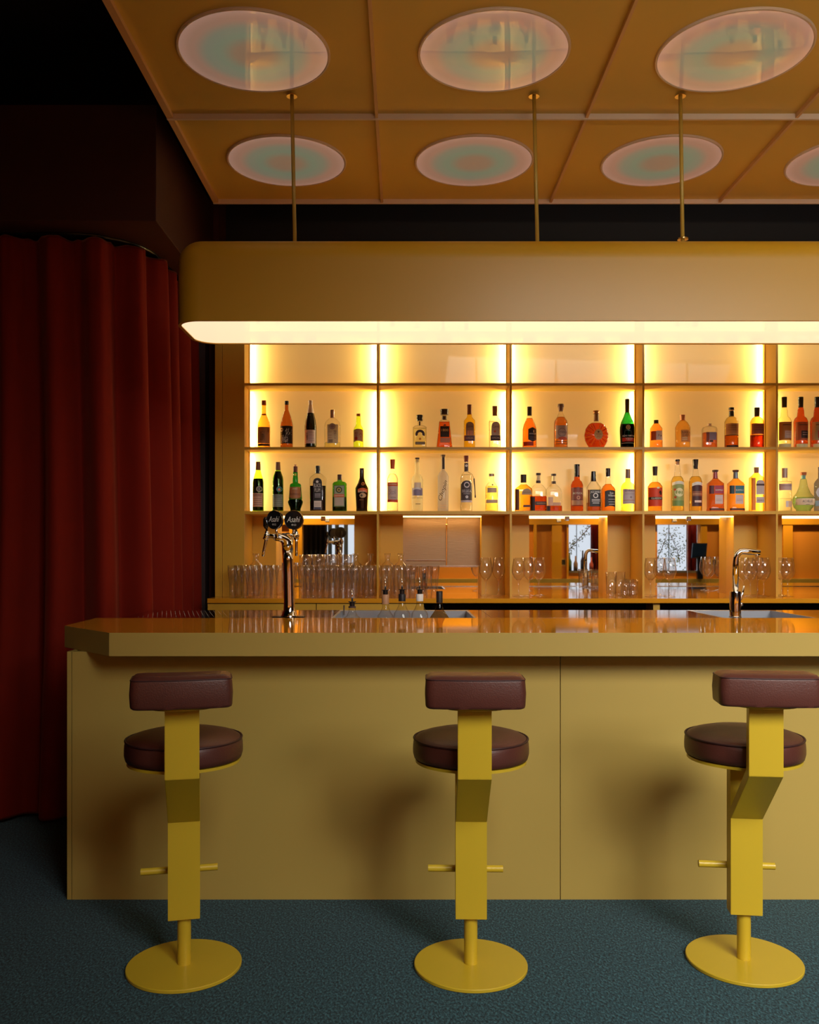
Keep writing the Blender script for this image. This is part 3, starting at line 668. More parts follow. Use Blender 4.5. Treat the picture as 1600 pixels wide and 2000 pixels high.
# --- second bay, upper shelf
b = A('short square tequila bottle with dark horseshoe label', 740, 492, [(382, 26), (438, 28), (446, 60), (462, 82), (690, 82)], CLEAR, n=5, dr=.7, cap=(312, 383, 40, 38, M['black']))
b.liquid(470, liq((246, 224, 140))).ring(495, 552, 28, 57, (62, 50, 68), -.35, PI+.35).ring(495, 605, 0, 14, (196, 130, 50)).lab(438, 553, 640, 672, (50, 40, 44)).txt('HERRADURA', 495, 656, 100, 14, (200, 180, 150)).lab(482, 500, 392, 440, (60, 40, 30))
b = A('tapering orange tequila decanter with wide black stopper and black label', 740, 788, [(318, 27), (370, 28), (380, 55), (392, 63), (690, 95)], CLEAR, n=4, dr=.6, cap=[(243, 310, 52, 48, P((44, 24, 20), .3)), (325, 366, 29, 29, P((52, 30, 20)))])
b.liquid(395, liq((242, 116, 26)), .96).lab(738, 846, 450, 582, (36, 20, 18)).ring(792, 446, 0, 18, (70, 40, 26), 0, PI).txt('1800', 793, 498, 80, 30, (196, 160, 100)).lab(738, 854, 590, 648, (166, 116, 100))
b = A('golden tequila bottle with arched grey label and purple band', 740, 1090, [(300, 27), (338, 30), (378, 64), (390, 66), (690, 66)], liq((238, 184, 44)), n=4, dr=.8, cap=(187, 305, 27, 27, P((112, 70, 44))))
b.lab(1043, 1140, 400, 560, (138, 112, 96), 'arch').txt('Cuervo', 1091, 452, 74, 30, (60, 40, 50)).lab(1060, 1130, 505, 560, (186, 136, 130)).lab(1025, 1152, 562, 628, (80, 56, 80)).txt('ESPECIAL', 1090, 594, 90, 18, (180, 150, 120))
b = A('silver tequila bottle with arched grey label and dark band', 740, 1395, [(314, 29), (345, 34), (378, 66), (392, 70), (690, 68)], CLEAR, n=4, dr=.8, cap=(205, 319, 29, 26, P((120, 82, 64))))
b.liquid(390, liq((250, 236, 170)), .95).lab(1350, 1452, 400, 562, (160, 150, 152), 'arch').txt('Cuervo', 1402, 455, 74, 30, (60, 54, 84)).ring(1390, 515, 0, 14, (170, 80, 50)).lab(1338, 1462, 562, 626, (52, 42, 54)).txt('ESPECIAL', 1402, 592, 90, 18, (170, 160, 160))
# --- second bay, lower shelf
b = Bb('clear vodka bottle with copper capsule and red banded label', 740, 166, [(228, 24), (285, 29), (320, 54), (350, 64), (700, 66)], CLEAR, cap=(118, 230, 30, 24, P((160, 72, 40), .35, .3)))
b.liquid(292, liq((252, 240, 190))).lab(106, 229, 398, 634, (168, 152, 152)).lab(106, 229, 398, 442, (176, 74, 48), off=.0014).lab(106, 229, 603, 634, (166, 60, 42), off=.0014).txt('Stoli', 167, 512, 86, 60, (120, 108, 124), .3).txt('VODKA', 176, 580, 66, 20, (60, 40, 40)).lines(120, 215, (420,), 8, (220, 180, 150), off=.002)
b = Bb('frosted vodka bottle with blue mountain picture and stopper', 740, 462, [(116, 25), (290, 30), (325, 56), (360, 69), (700, 68)], frost((240, 214, 150), .5), cap=[(98, 114, 27, 27, P((60, 44, 36))), (114, 156, 20, 17, P((180, 150, 100)))])
b.lab(402, 525, 465, 556, (112, 104, 130)).lab(425, 508, 400, 465, (196, 178, 158)).lab(415, 505, 470, 490, (200, 190, 190), 'bow', off=.0014).txt('GREY GOOSE', 462, 581, 122, 20, (70, 60, 60)).lines(440, 500, (656,), 8, (60, 50, 50)).lines(420, 500, (625,), 4, (150, 130, 100))
b = Bb('tall frosted vodka bottle with black script lettering running upward', 740, 773, [(96, 22), (250, 24), (285, 52), (320, 66), (700, 66)], frost((216, 190, 150), .62), cap=[(62, 96, 29, 22, P((100, 84, 70), .3, .6))])
b.lab(762, 790, 96, 236, (38, 26, 24)).txt('Chopin', 772, 496, 250, 62, (38, 28, 26), .4, rot=math.radians(72)).lines(735, 812, (672, 700), 4, (170, 140, 110))
b = Bb('clear vodka bottle with charcoal arched label and small hammer on a cord', 740, 1052, [(146, 25), (262, 28), (296, 56), (340, 70), (700, 72)], CLEAR, cap=(73, 147, 31, 25, P((104, 46, 34))))
b.liquid(300, liq((250, 226, 180))).lab(1028, 1076, 162, 262, (58, 50, 56)).ring(1052, 195, 4, 14, (200, 190, 190)).lab(985, 1119, 375, 612, (62, 54, 60), 'arch').lab(985, 1119, 612, 636, (170, 160, 166)).ring(1054, 428, 24, 34, (190, 184, 190)).lab(1030, 1078, 412, 438, (20, 18, 22), 'oval', off=.002).txt('BELUGA', 1054, 502, 108, 34, (176, 172, 180)).lines(1012, 1096, (534,), 6, (150, 146, 150)).ring(1054, 572, 6, 16, (190, 186, 190))
bm = bmesh.new(); F = lambda x, y, o: b.front(0, b.z(y), 0)
tube(bm, [(b.x(x), -.02, b.z(y)) for x, y in ((1025, 264), (1060, 268), (1090, 280), (1118, 300), (1130, 325), (1142, 352))], .0012, 6); obj('cord', bm, M['black'], b.root)
bm = bmesh.new(); tube(bm, [(b.x(x), -.02, b.z(y)) for x, y in ((1142, 350), (1144, 385), (1150, 440), (1157, 550))], [.0042, .0045, .0032, .003], 10); tube(bm, [(b.x(1157), -.02, b.z(550)), (b.x(1158), -.02, b.z(580))], .0042, 10); obj('hammer', bm, P((44, 22, 18)), b.root)
b = Bb('small round-shouldered clear vodka bottle with silver cap', 740, 1356, [(318, 27), (385, 29), (415, 55), (450, 75), (700, 76)], CLEAR, cap=(290, 320, 32, 32, P((146, 128, 116), .3, .6)))
b.liquid(440, liq((244, 208, 110))).lab(1300, 1412, 462, 522, (188, 164, 130)).lines(1305, 1408, (475, 490, 506), 6, (150, 130, 130), off=.002).lab(1290, 1425, 605, 645, (168, 146, 130)).lab(1354, 1371, 418, 434, (40, 30, 24))
# --- third bay, upper shelf
b = A('orange cognac bottle with black six-sided label', 1000, 212, [(316, 26), (350, 34), (425, 68), (480, 82), (690, 85)], CLEAR, cap=(212, 318, 27, 27, P((40, 26, 24))))
b.liquid(352, liq((240, 132, 36)), .97).lab(186, 292, 466, 640, (34, 26, 36), 'hex').txt('HENNESSY', 242, 545, 86, 16, (220, 214, 206)).lines(198, 284, (585, 610), 4, (110, 96, 100)).lab(246, 258, 502, 530, (200, 180, 150), off=.002).lab(135, 248, 640, 690, (150, 44, 22), off=.0006)
b = A('amber bottle with knobbly brown stopper and grey label', 1000, 588, [(262, 22), (285, 26), (338, 46), (385, 76), (425, 82), (690, 82)], CLEAR, cap=[(180, 215, 36, 38, P((104, 76, 62))), (215, 266, 34, 26, P((104, 76, 62)))])
b.liquid(338, liq((228, 134, 48)), .97).lab(520, 658, 445, 602, (150, 138, 138)).ring(590, 528, 44, 50, (110, 96, 100)).txt('CITADELLE', 600, 526, 100, 18, (60, 50, 70)).lab(545, 650, 580, 622, (170, 76, 56), 'oval', off=.002).lines(520, 655, (640, 665), 10, (120, 70, 40))
b = A('round ribbed cognac decanter with oval gold label', 1000, 1015, [(285, 24), (388, 30), (400, 34), (408, 62), (430, 98), (480, 131), (555, 148), (620, 138), (665, 115), (690, 98)], CLEAR, dr=.36, cap=[(260, 284, 41, 30, P((150, 104, 56), .3, .5)), (284, 300, 36, 36, P((150, 104, 56), .3, .5)), (300, 385, 28, 31, P((120, 84, 50), .4))])
b.liquid(408, liq((222, 88, 28)), .96)
for j in range(30):
    a = 2*PI*j/30
    if abs(math.sin(a)) > .96: continue
    bm = bmesh.new(); prev = None
    for t in (.42, .56, .7, .84, .97):
        c = [bm.verts.new(b.front(b.x(1015+146*t*math.cos(a+e)), b.z(555-142*t*math.sin(a+e)), .001)) for e in (-.035, .035)]
        if prev: bm.faces.new((prev[0], prev[1], c[1], c[0]))
        prev = c
    obj('rib', bm, P((170, 50, 24) if j % 2 else (226, 110, 40), .2), b.root)
b.lab(978, 1083, 488, 612, (176, 146, 104), 'oval', off=.002, ny=10).txt('XO', 1032, 573, 40, 28, (150, 90, 40), off=.0035).ring(1030, 520, 0, 12, (90, 70, 40), off=.003).lines(1000, 1064, (546,), 6, (120, 80, 50), off=.003).lab(1003, 1032, 318, 380, (190, 150, 120))
b = A('tall dark cognac bottle with green shoulders and red banded label', 1000, 1386, [(276, 25), (330, 44), (400, 75), (460, 87), (510, 88), (690, 80)], liq((22, 84, 30)), cap=[(120, 282, 26, 25, P((24, 14, 16), .2))])
b.liquid(425, P((14, 8, 10), .12), .985).ring(1378, 468, 0, 27, (170, 150, 110)).ring(1378, 468, 10, 20, (120, 100, 70), off=.002).txt('RÉMY MARTIN', 1386, 568, 136, 24, (210, 200, 190)).lab(1316, 1456, 592, 638, (150, 40, 30)).txt('V.S.O.P', 1390, 606, 80, 24, (230, 200, 190), off=.0025).lines(1310, 1460, (656,), 4, (180, 170, 160))
# --- third bay, lower shelf
b = Bb('broad amber whiskey bottle with slanted shoulders, leftmost in the third bay', 1000, 140, [(392, 28), (416, 32), (440, 62), (470, 98), (490, 102), (700, 102)], CLEAR, n=6, dr=.6, cap=(300, 396, 35, 34, P((34, 28, 28))))
b.liquid(420, liq((238, 160, 50)), .97).lab(38, 80, 480, 730, (70, 30, 14), off=.0004).lab(112, 230, 472, 545, (140, 116, 92), 'arch').txt('GENTLEMAN', 172, 518, 96, 16, (80, 56, 40)).lab(128, 214, 668, 694, (70, 30, 20)).lines(90, 96, (600,), 200, (255, 214, 120), off=.0005)  # dark left face and bright edge glint painted on as flat patches
for cxx, lv, lbx, nmx in ((318, 560, 1, 'half full of red-brown whiskey with black band'), (520, 670, 0, 'nearly empty with a torn grey label')):
    b = Bb('round-shouldered clear flask %s' % nmx, 1000, cxx, [(400, 27), (412, 30), (432, 58), (470, 88), (520, 101), (700, 102)], CLEAR, n=3, dr=.5, depth=DBT+(0 if lbx else .055), cap=[(282, 308, 31, 29, P((44, 30, 26))), (308, 372, 26, 26, P((196, 172, 130))), (372, 402, 28, 28, P((50, 34, 28)))])
    b.liquid(lv, liq((206, 86, 32)), .97)
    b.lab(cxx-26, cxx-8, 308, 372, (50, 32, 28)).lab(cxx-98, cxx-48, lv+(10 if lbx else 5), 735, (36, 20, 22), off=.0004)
    if lbx: b.lab(272, 412, 626, 668, (48, 30, 30)).txt('WOODFORD', 345, 647, 110, 16, (170, 120, 80))
    else: b.lab(446, 505, 566, 670, (170, 140, 120)).lab(505, 600, 632, 668, (160, 128, 112))
b = Bb('red rum bottle with tall black cap and maroon diamond label', 1000, 783, [(325, 33), (365, 35), (385, 56), (425, 72), (700, 74)], liq((214, 96, 34)), cap=(178, 326, 34, 33, M['black']))
b.lab(712, 854, 460, 612, (80, 34, 38)).lab(740, 826, 452, 620, (110, 56, 50), 'hex', off=.0014).txt('BOTUCAL', 784, 528, 112, 22, (206, 190, 176), off=.0025).ring(786, 580, 12, 22, (170, 120, 90), off=.0025).lab(712, 854, 612, 668, (134, 98, 74)).lines(718, 850, (676,), 8, (50, 24, 20)).lab(790, 812, 200, 310, (120, 96, 90))
b = Bb('square whiskey bottle with black label and white script', 1000, 982, [(380, 33), (425, 60), (452, 78), (700, 80)], CLEAR, n=6, dr=.9, cap=(262, 382, 27, 34, M['black']))
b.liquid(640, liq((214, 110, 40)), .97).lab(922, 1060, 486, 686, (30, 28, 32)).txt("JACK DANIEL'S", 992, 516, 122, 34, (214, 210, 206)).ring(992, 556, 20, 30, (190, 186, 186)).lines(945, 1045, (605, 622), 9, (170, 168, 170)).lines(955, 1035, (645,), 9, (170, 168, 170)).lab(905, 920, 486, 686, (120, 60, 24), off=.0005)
b = Bb('amber whiskey bottle with black label, between two square ones', 1000, 1157, [(322, 28), (412, 32), (440, 60), (480, 82), (700, 82)], CLEAR, n=3, dr=.85, cap=(225, 323, 28, 27, P((36, 24, 24), .3)))
b.liquid(414, liq((238, 140, 44)), .97).lab(1104, 1234, 506, 696, (26, 22, 28), 'bow').txt('Evan\nWilliams', 1184, 540, 86, 56, (214, 210, 206)).lines(1145, 1225, (600, 632), 7, (150, 146, 150)).lines(1150, 1220, (660,), 8, (160, 156, 160))
b = Bb('pale gold whisky bottle with grey label, rightmost in the third bay', 1000, 1395, [(342, 28), (386, 31), (405, 60), (440, 81), (700, 82)], liq((240, 186, 66)), cap=(235, 343, 28, 29, P((112, 90, 86), .4, .3)))
b.lab(1325, 1472, 478, 656, (160, 150, 156)).txt('BENRIACH', 1402, 497, 120, 24, (70, 50, 60)).ring(1412, 576, 4, 12, (110, 90, 96)).lines(1330, 1468, (612,), 6, (150, 86, 50)).lines(1345, 1455, (530, 545, 640), 4, (124, 112, 120))
# --- fourth bay, upper shelf
b = A4('small amber whisky bottle with crooked white label, leftmost in the fourth bay', 103, [(312, 18), (332, 34), (362, 55), (525, 57)], liq((234, 142, 52)), cap=(285, 313, 21, 21, P((44, 30, 26))))
b.lab(50, 90, 392, 475, (140, 62, 40), off=.0006).lab(88, 160, 388, 473, (176, 164, 168)).txt('戸 ★', 122, 434, 40, 26, (50, 36, 40))
b = A4('golden whisky bottle with wooden stopper and square gold label', 347, [(284, 18), (308, 44), (350, 67), (525, 66)], liq((236, 172, 76)), cap=(237, 286, 25, 22, P((176, 110, 62))))
b.lab(314, 410, 382, 490, (186, 132, 76)).txt('NIKKA\nDAYS', 362, 418, 82, 46, (96, 62, 40)).lines(322, 372, (455, 470), 6, (210, 190, 160))
b = A4('squat clear bottle with glass stopper and grey-blue label', 593, [(338, 20), (352, 56), (370, 64), (525, 64)], CLEAR, n=5, dr=.7, cap=(318, 340, 20, 20, P((206, 170, 150), .2)))
b.liquid(402, liq((230, 126, 60)), .94).lab(577, 642, 400, 472, (120, 110, 136)).lab(550, 576, 400, 490, (110, 56, 44), off=.0006).lab(580, 612, 474, 490, (40, 28, 36))
b = A4('olive gold whisky bottle with brown label and black-gold cap', 795, [(252, 22), (268, 44), (300, 61), (525, 61)], liq((222, 176, 92)), cap=[(170, 192, 24, 24, M['black']), (192, 202, 23, 23, P((180, 140, 80))), (202, 250, 22, 23, M['black'])])
b.liquid(424, liq((216, 120, 40)), .97).lab(737, 853, 322, 422, (150, 104, 66)).lines(745, 845, (345, 362, 380), 4, (110, 72, 44)).lines(737, 853, (428,), 8, (60, 36, 26)).lab(740, 850, 520, 546, (40, 18, 12), off=.0006)
b = A4('red-brown whisky bottle with maroon label, rightmost in the fourth bay', 1030, [(252, 22), (268, 44), (300, 61), (525, 61)], liq((222, 128, 44)), cap=[(170, 250, 24, 22, P((46, 34, 26)))])
b.liquid(424, liq((110, 40, 24)), .97).lab(972, 1089, 322, 422, (126, 70, 56)).lines(980, 1082, (345, 362, 380), 4, (90, 46, 40)).lines(972, 1089, (428,), 8, (44, 22, 20))
for cxx, gl, l1, l2, lb in ((1281, (248, 220, 140), (156, 106, 50), (168, 156, 156), 'pale straw whisky bottle with brown label, leftmost in the fifth bay'),
                        (1432, (216, 96, 34), (150, 76, 44), (36, 22, 26), 'red-orange whisky bottle with small black label in the fifth bay'),
                        (1583, (200, 84, 30), (140, 124, 90), (150, 40, 34), 'red-orange whisky bottle with sage label cut by the frame edge')):
    b = A4(lb, cxx, [(165, 20), (200, 29), (228, 30), (252, 33), (270, 52), (300, 63), (525, 60)], liq(gl), cap=(73, 168, 24, 22, M['black']))
    b.lab(cxx-58, cxx+58, 308, 474, l1).lines(cxx-36, cxx+40, (335,), 9, (96, 60, 40)).lab(cxx-20, cxx+52, 388, 456, l2, off=.0014).lines(cxx-10, cxx+40, (405, 425), 5, (150, 130, 130), off=.002).lab(cxx-58, cxx+58, 508, 546, (230, 200, 150), off=.0005)
# --- fourth bay, lower shelf
b = B4('amber whisky bottle with red label and black band, leftmost in the fourth bay', 93, [(235, 19), (295, 24), (308, 46), (340, 66), (540, 64)], CLEAR, cap=(155, 237, 24, 20, P((40, 30, 30))))
b.liquid(298, liq((238, 150, 48)), .97).lab(29, 157, 352, 522, (176, 56, 34)).lab(90, 120, 345, 362, (220, 190, 150), 'oval', off=.0014).txt('♞', 126, 396, 30, 40, (40, 20, 24), off=.002).lab(29, 157, 438, 462, (30, 20, 24), off=.0014).txt('GLASGOW', 93, 450, 96, 16, (216, 190, 170), off=.002)
b = B4('tall straw-coloured whisky bottle with leafy green label', 299, [(108, 19), (150, 22), (240, 30), (262, 48), (300, 58), (540, 58)], CLEAR, cap=[(90, 107, 22, 22, M['black']), (107, 138, 17, 15, P((150, 100, 60)))])
b.liquid(246, liq((238, 190, 84)), .97).lab(244, 354, 312, 520, (128, 140, 84)).lab(244, 354, 305, 332, (206, 196, 180), 'bow', off=.0014).ring(300, 395, 14, 40, (196, 190, 150)).ring(262, 370, 0, 10, (160, 70, 40)).ring(265, 440, 0, 10, (150, 66, 40)).lab(246, 352, 470, 520, (96, 124, 72), off=.0014)
b = B4('straw-coloured whisky bottle with plum picture label and black cap', 465, [(176, 23), (240, 30), (262, 50), (300, 59), (540, 58)], CLEAR, cap=(90, 178, 27, 22, M['black']))
b.liquid(246, liq((238, 180, 72)), .97).lab(420, 522, 318, 522, (62, 36, 42)).lab(420, 522, 312, 340, (206, 196, 196), 'bow', off=.0014).lab(424, 520, 385, 430, (120, 76, 60), off=.0014).lines(440, 505, (478,), 20, (190, 170, 160)).lines(424, 520, (410,), 8, (160, 120, 90), off=.002)
for cxx, gl, lc, lb in ((647, (214, 116, 50), (140, 44, 66), 'faceted amber whiskey bottle with magenta label'), (834, (236, 160, 62), (40, 96, 112), 'faceted golden whiskey bottle with teal label')):
    b = B4(lb, cxx, [(262, 20), (272, 26), (290, 44), (312, 69), (540, 69), (548, 72)], liq(gl), n=6, dr=.75, cap=[(187, 206, 29, 26, P((70, 48, 48), .3)), (206, 266, 20, 23, P((120, 60, 66) if cxx == 647 else (90, 100, 112), .3, .3))])
    b.lab(cxx-24, cxx+60, 333, 406, lc).txt('BUSHMILLS', cxx+18, 374, 68, 14, (220, 196, 190)).lab(cxx-20, cxx+52, 418, 500, (178, 158, 158)).lines(cxx-12, cxx+42, (458, 470), 4, (150, 128, 130)).lab(cxx-68, cxx-28, 333, 408, tuple(int(v*.5) for v in lc), off=.0004).lab(cxx-68, cxx+68, 540, 560, (70, 30, 16), off=.0004)  # left facet's label repeated in halved colour to imitate its shaded side
b = B4('turned square amber whiskey bottle with two grey labels against the upright', 1025, [(212, 18), (235, 34), (260, 60), (540, 61)], liq((238, 160, 54)), n=6, dr=.8, cap=(162, 213, 23, 20, P((130, 90, 66))))
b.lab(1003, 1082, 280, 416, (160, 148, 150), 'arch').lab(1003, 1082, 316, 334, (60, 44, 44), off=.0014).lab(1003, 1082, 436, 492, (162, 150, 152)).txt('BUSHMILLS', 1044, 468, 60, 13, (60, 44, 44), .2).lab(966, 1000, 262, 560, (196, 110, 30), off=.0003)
# --- fifth bay, lower shelf
b = B4('cylindrical clear gin bottle with lavender band and grey stopper', 1285, [(256, 22), (288, 23), (294, 60), (540, 62)], CLEAR, cap=(170, 258, 25, 24, P((146, 128, 124), .4, .3)))
b.liquid(450, liq((250, 236, 206)), .95).lab(1226, 1345, 316, 376, (162, 138, 136)).txt('THE BOTANIST', 1285, 334, 96, 12, (96, 72, 84)).lab(1296, 1342, 474, 530, (180, 146, 122)).lab(1270, 1294, 474, 530, (170, 160, 164))
b = B4('bell-shaped pale green bottle with wide cream label', 1457, [(268, 24), (285, 30), (340, 38), (400, 62), (432, 88), (455, 97), (490, 97), (530, 84), (552, 64)], glassy('pale_green_glass', (.80, .88, .72), (.5, .55, .4), .9, 2.2, 1.0), cap=[(208, 236, 28, 25, P((150, 78, 34))), (236, 270, 19, 18, P((96, 140, 130)))])
b.liquid(440, liq((206, 226, 160)), .93).lab(1368, 1546, 452, 512, (184, 164, 142)).txt('ACHILLES', 1458, 478, 96, 22, (66, 50, 56)).lines(1440, 1475, (508,), 4, (90, 80, 80))
b = B4('lavender-blue bottle with pale medallion at the right edge of the frame', 1608, [(168, 15), (262, 16), (290, 40), (310, 50), (540, 50)], glassy('lavender_glass', (.52, .54, .68), (.4, .4, .5), .9, 2.2, 1.0), cap=(160, 190, 16, 16, P((60, 50, 60))))
b.lab(1562, 1650, 340, 450, (150, 146, 170), 'oval').lab(1560, 1656, 470, 520, (110, 116, 146))

# ------------------------------------------------------------------ glassware on the back counter
def shell(bm, prof, seg=24, t=.0016):
    outer = prof; inner = [(max(.0015, r-t), z+(t if i == 0 else 0)) for i, (r, z) in enumerate(prof)]
    lathe(bm, outer, seg, cap0=True, cap1=False); return inner
def glass_mesh(name, outer, inner, seg=24):
    bm = bmesh.new(); lathe(bm, outer+inner[::-1], seg, cap0=True, cap1=True)
    me = bpy.data.meshes.new(name); bmesh.ops.recalc_face_normals(bm, faces=bm.faces[:]); bm.to_mesh(me); bm.free()
    me.materials.append(THIN)
    for p in me.polygons: p.use_smooth = True
    return me
PIL = glass_mesh('beer_glass', [(.020, 0), (.0215, .004), (.0205, .02), (.0195, .05), (.021, .085), (.026, .125), (.0295, .16), (.0305, .192)], [(.0175, .014), (.018, .05), (.0195, .085), (.0243, .125), (.0278, .16), (.0289, .192)])
TMB = glass_mesh('tumbler', [(.028, 0), (.029, .003), (.031, .05), (.034, .15)], [(.026, .016), (.0295, .05), (.0325, .15)])
SML = glass_mesh('shot_tumbler', [(.022, 0), (.024, .004), (.029, .03), (.028, .06), (.025, .105)], [(.02, .012), (.0272, .03), (.0264, .06), (.0236, .105)])
def winep(s=1.0):
    o = [(.034, 0), (.034, .0015), (.012, .005), (.0045, .014), (.0034, .06), (.004, .085), (.012, .098), (.030, .118), (.0405, .145), (.041, .165), (.037, .195), (.0305, .236)]
    i = [(.002, .1005), (.0105, .1005), (.0285, .120), (.039, .146), (.0396, .165), (.0357, .195), (.0295, .236)]
    return [(r*s, z*s) for r, z in o], [(r*s, z*s) for r, z in i]
WIN_ = glass_mesh('wine_glass', *winep()); 
def place(me, name, X, Y, label, cat, group, sc=1.0):
    o = bpy.data.objects.new(name, me); C.objects.link(o); o.location = (X, Y, CT+.0005); o.scale = (sc, sc, sc)
    return tag(o, label, cat, group)
ORD = 'first second third fourth fifth sixth seventh eighth ninth tenth eleventh'.split()
rows_ = [([455, 478, 501, 524, 547, 602, 625, 648, 671, 694, 716], 5.36, 'front row of the crowd left of the first upright'),
         ([466, 489, 512, 535, 590, 613, 636, 659, 682, 705, 726], 5.44, 'second row of the crowd left of the first upright'),
         ([492, 527, 601, 640, 667, 690], 5.53, 'third row of the crowd left of the first upright'),
         ([750, 774, 797, 828, 849], 5.36, 'front row of the cluster right of the first upright'),
         ([761, 784, 807], 5.45, 'back row of the cluster right of the first upright')]
for xs_, d, wh in rows_:
    for qi, x in enumerate(xs_):
        place(PIL, 'beer_glass', px(x+random.uniform(-.6, .6), d), d, '%s slim beer glass from left, %s' % (ORD[qi], wh.replace('of the crowd left of the first upright', 'of the crowd').replace('of the cluster right of the first upright', 'right of the first upright')), 'glass', 'slim beer glasses, %s' % wh)
for x, d, sc in ((597, 5.72, 1.32), (623, 5.72, 1.32), (649, 5.72, 1.32), (675, 5.72, 1.32)):
    place(PIL, 'beer_glass', px(x, d), d, 'taller flared glass against the first mirror, %s of the four from the left' % {597: 'first', 623: 'second', 649: 'third', 675: 'fourth'}[x], 'glass', 'taller glasses in front of the first mirror', sc)
for x, d, lb in ((500, 5.62, 'clear carafe rising behind the leftmost beer glasses'), (695, 5.62, 'clear carafe left of the first upright'), (724, 5.66, 'clear carafe touching the first upright'), (757, 5.66, 'clear carafe just right of the first upright'), (783, 5.66, 'clear carafe at the left edge of the steel shutter')):
    o = glass_mesh('carafe', [(.04, 0), (.043, .01), (.043, .17), (.036, .195), (.016, .21), (.0155, .235), (.021, .262)], [(.041, .012), (.041, .17), (.034, .193), (.0145, .21), (.014, .235), (.0195, .262)])
    place(o, 'carafe', px(x, d), d, lb, 'carafe', 'clear carafes on the back counter')
wg = [(949, 5.60, 'left one of the pair on the dark panel right of the shutter'), (974, 5.66, 'right one of the pair on the dark panel right of the shutter'),
      (1013, 5.52, 'leftmost of the group right of the second upright'), (1034, 5.60, 'middle of the group right of the second upright'), (1053, 5.66, 'rightmost of the group right of the second upright'),
      (1271, 5.52, 'leftmost of the three by the fourth mirror'), (1289, 5.61, 'middle of the three by the fourth mirror'), (1308, 5.50, 'rightmost of the three by the fourth mirror'),
      (1452, 5.62, 'first right of the chrome faucet'), (1466, 5.52, 'second right of the chrome faucet'), (1480, 5.66, 'third right of the chrome faucet'), (1492, 5.54, 'fourth right of the chrome faucet'),
      (1527, 5.60, 'left one of the pair by the fifth mirror'), (1539, 5.52, 'right one of the pair by the fifth mirror')]
for x, d, wh in wg: place(WIN_, 'wine_glass', px(x, d), d, 'empty wine glass, '+wh, 'glass', 'wine glasses on the back counter')
for x, d, me, wh in ((1194, 5.50, TMB, 'left tall tumbler beside the third niche panel'), (1211, 5.58, TMB, 'right tall tumbler beside the third niche panel'), (1222, 5.44, SML, 'rounded small glass in front of the tumblers'), (1238, 5.46, SML, 'rounded small glass at the right end of the tumblers'), (1230, 5.58, SML, 'rounded small glass behind the two front ones')):
    place(me, 'tumbler', px(x, d), d, wh, 'glass', 'tumblers on the back counter')

# ------------------------------------------------------------------ beer tap
TX, TY = px(564, 4.25), 4.25
tap = thing('beer_tap', 'chrome beer tap column with two round black badges on the bar', 'beer tap', (TX, TY, T+.0006))
bm = bmesh.new()
H = pz(1052, 4.25)-T
pts = [(0, 0, .0), (0, 0, .012), (0, 0, .03), (0, 0, .07), (-.002, 0, .2), (-.005, 0, .30), (-.012, -.004, H-.045), (-.022, -.01, H-.018), (-.036, -.018, H)]
tube(bm, [(.003, 0, 0), (.003, 0, .008), (.003, 0, .03), (.003, 0, .06), (0, 0, .2), (-.003, 0, H-.10), (-.004, -.002, H-.06)], [.043, .036, .0275, .0255, .0245, .0245, .026], 28)
obj('column', bm, M['chrome'], tap, smooth=True)
bm = bmesh.new(); tube(bm, [(-.004, -.002, H-.065), (-.005, -.003, H-.03), (-.012, -.012, H-.006), (-.030, -.03, H+.004), (-.055, -.055, H+.004)], [.026, .027, .026, .019, .015], 24); 
tube(bm, [(-.004, -.002, H-.03), (.002, .03, H-.002), (.004, .07, H+.002)], [.024, .019, .014], 20)
obj('elbow', bm, M['chrome'], tap, smooth=True)
bm = bmesh.new(); box(bm, -.075, .075, -.035, .05, 0, .003, .001); obj('base_plate', bm, M['black'], tap)
def badge(bx_, by_, cy, yaw, r, st):
    X = px(bx_, by_)-TX; Y = by_-TY; Z = pz(cy, by_)-T
    s = bmesh.new(); tube(s, [(X, Y+.006, Z-r*.6), (X+st, Y+.012, H+.002)], .006, 12); obj('stem', s, M['chrome'], tap, smooth=True)
    d = bmesh.new(); Mx = Matrix.Translation((X, Y, Z)) @ Matrix.Rotation(yaw, 4, 'Z')
    R90 = Matrix.Rotation(PI/2, 4, 'X')
    lathe(d, [(r*.9, -.012), (r, -.008), (r, .006), (r*.96, .008)], 48); bmesh.ops.transform(d, matrix=Mx @ R90, verts=d.verts[:])
    bo = obj('badge', d, M['black'], tap, angle=.5)
    d = bmesh.new(); lathe(d, [(r*.955, .0075), (r*.965, .0095), (r*1.0, .0095), (r*1.01, .006)], 48, cap0=False, cap1=False); bmesh.ops.transform(d, matrix=Mx @ R90, verts=d.verts[:])
    obj('badge_ring', d, M['chrome'], bo)
    d = bmesh.new(); fm = lambda a, b_: (a, -.0088, b_)
    put_text(d, 'Asahi', fm, 0, .003, r*1.42, r*.58, .35); put_text(d, '辛口', fm, 0, -r*.5, r*.5, r*.22)
    bmesh.ops.transform(d, matrix=Mx, verts=d.verts[:]); obj('lettering', d, M['white'], bo)
badge(537.5, 4.18, 1015.5, math.radians(-30), .0435, .012)
badge(574.5, 4.32, 1016, math.radians(-8), .0462, -.008)
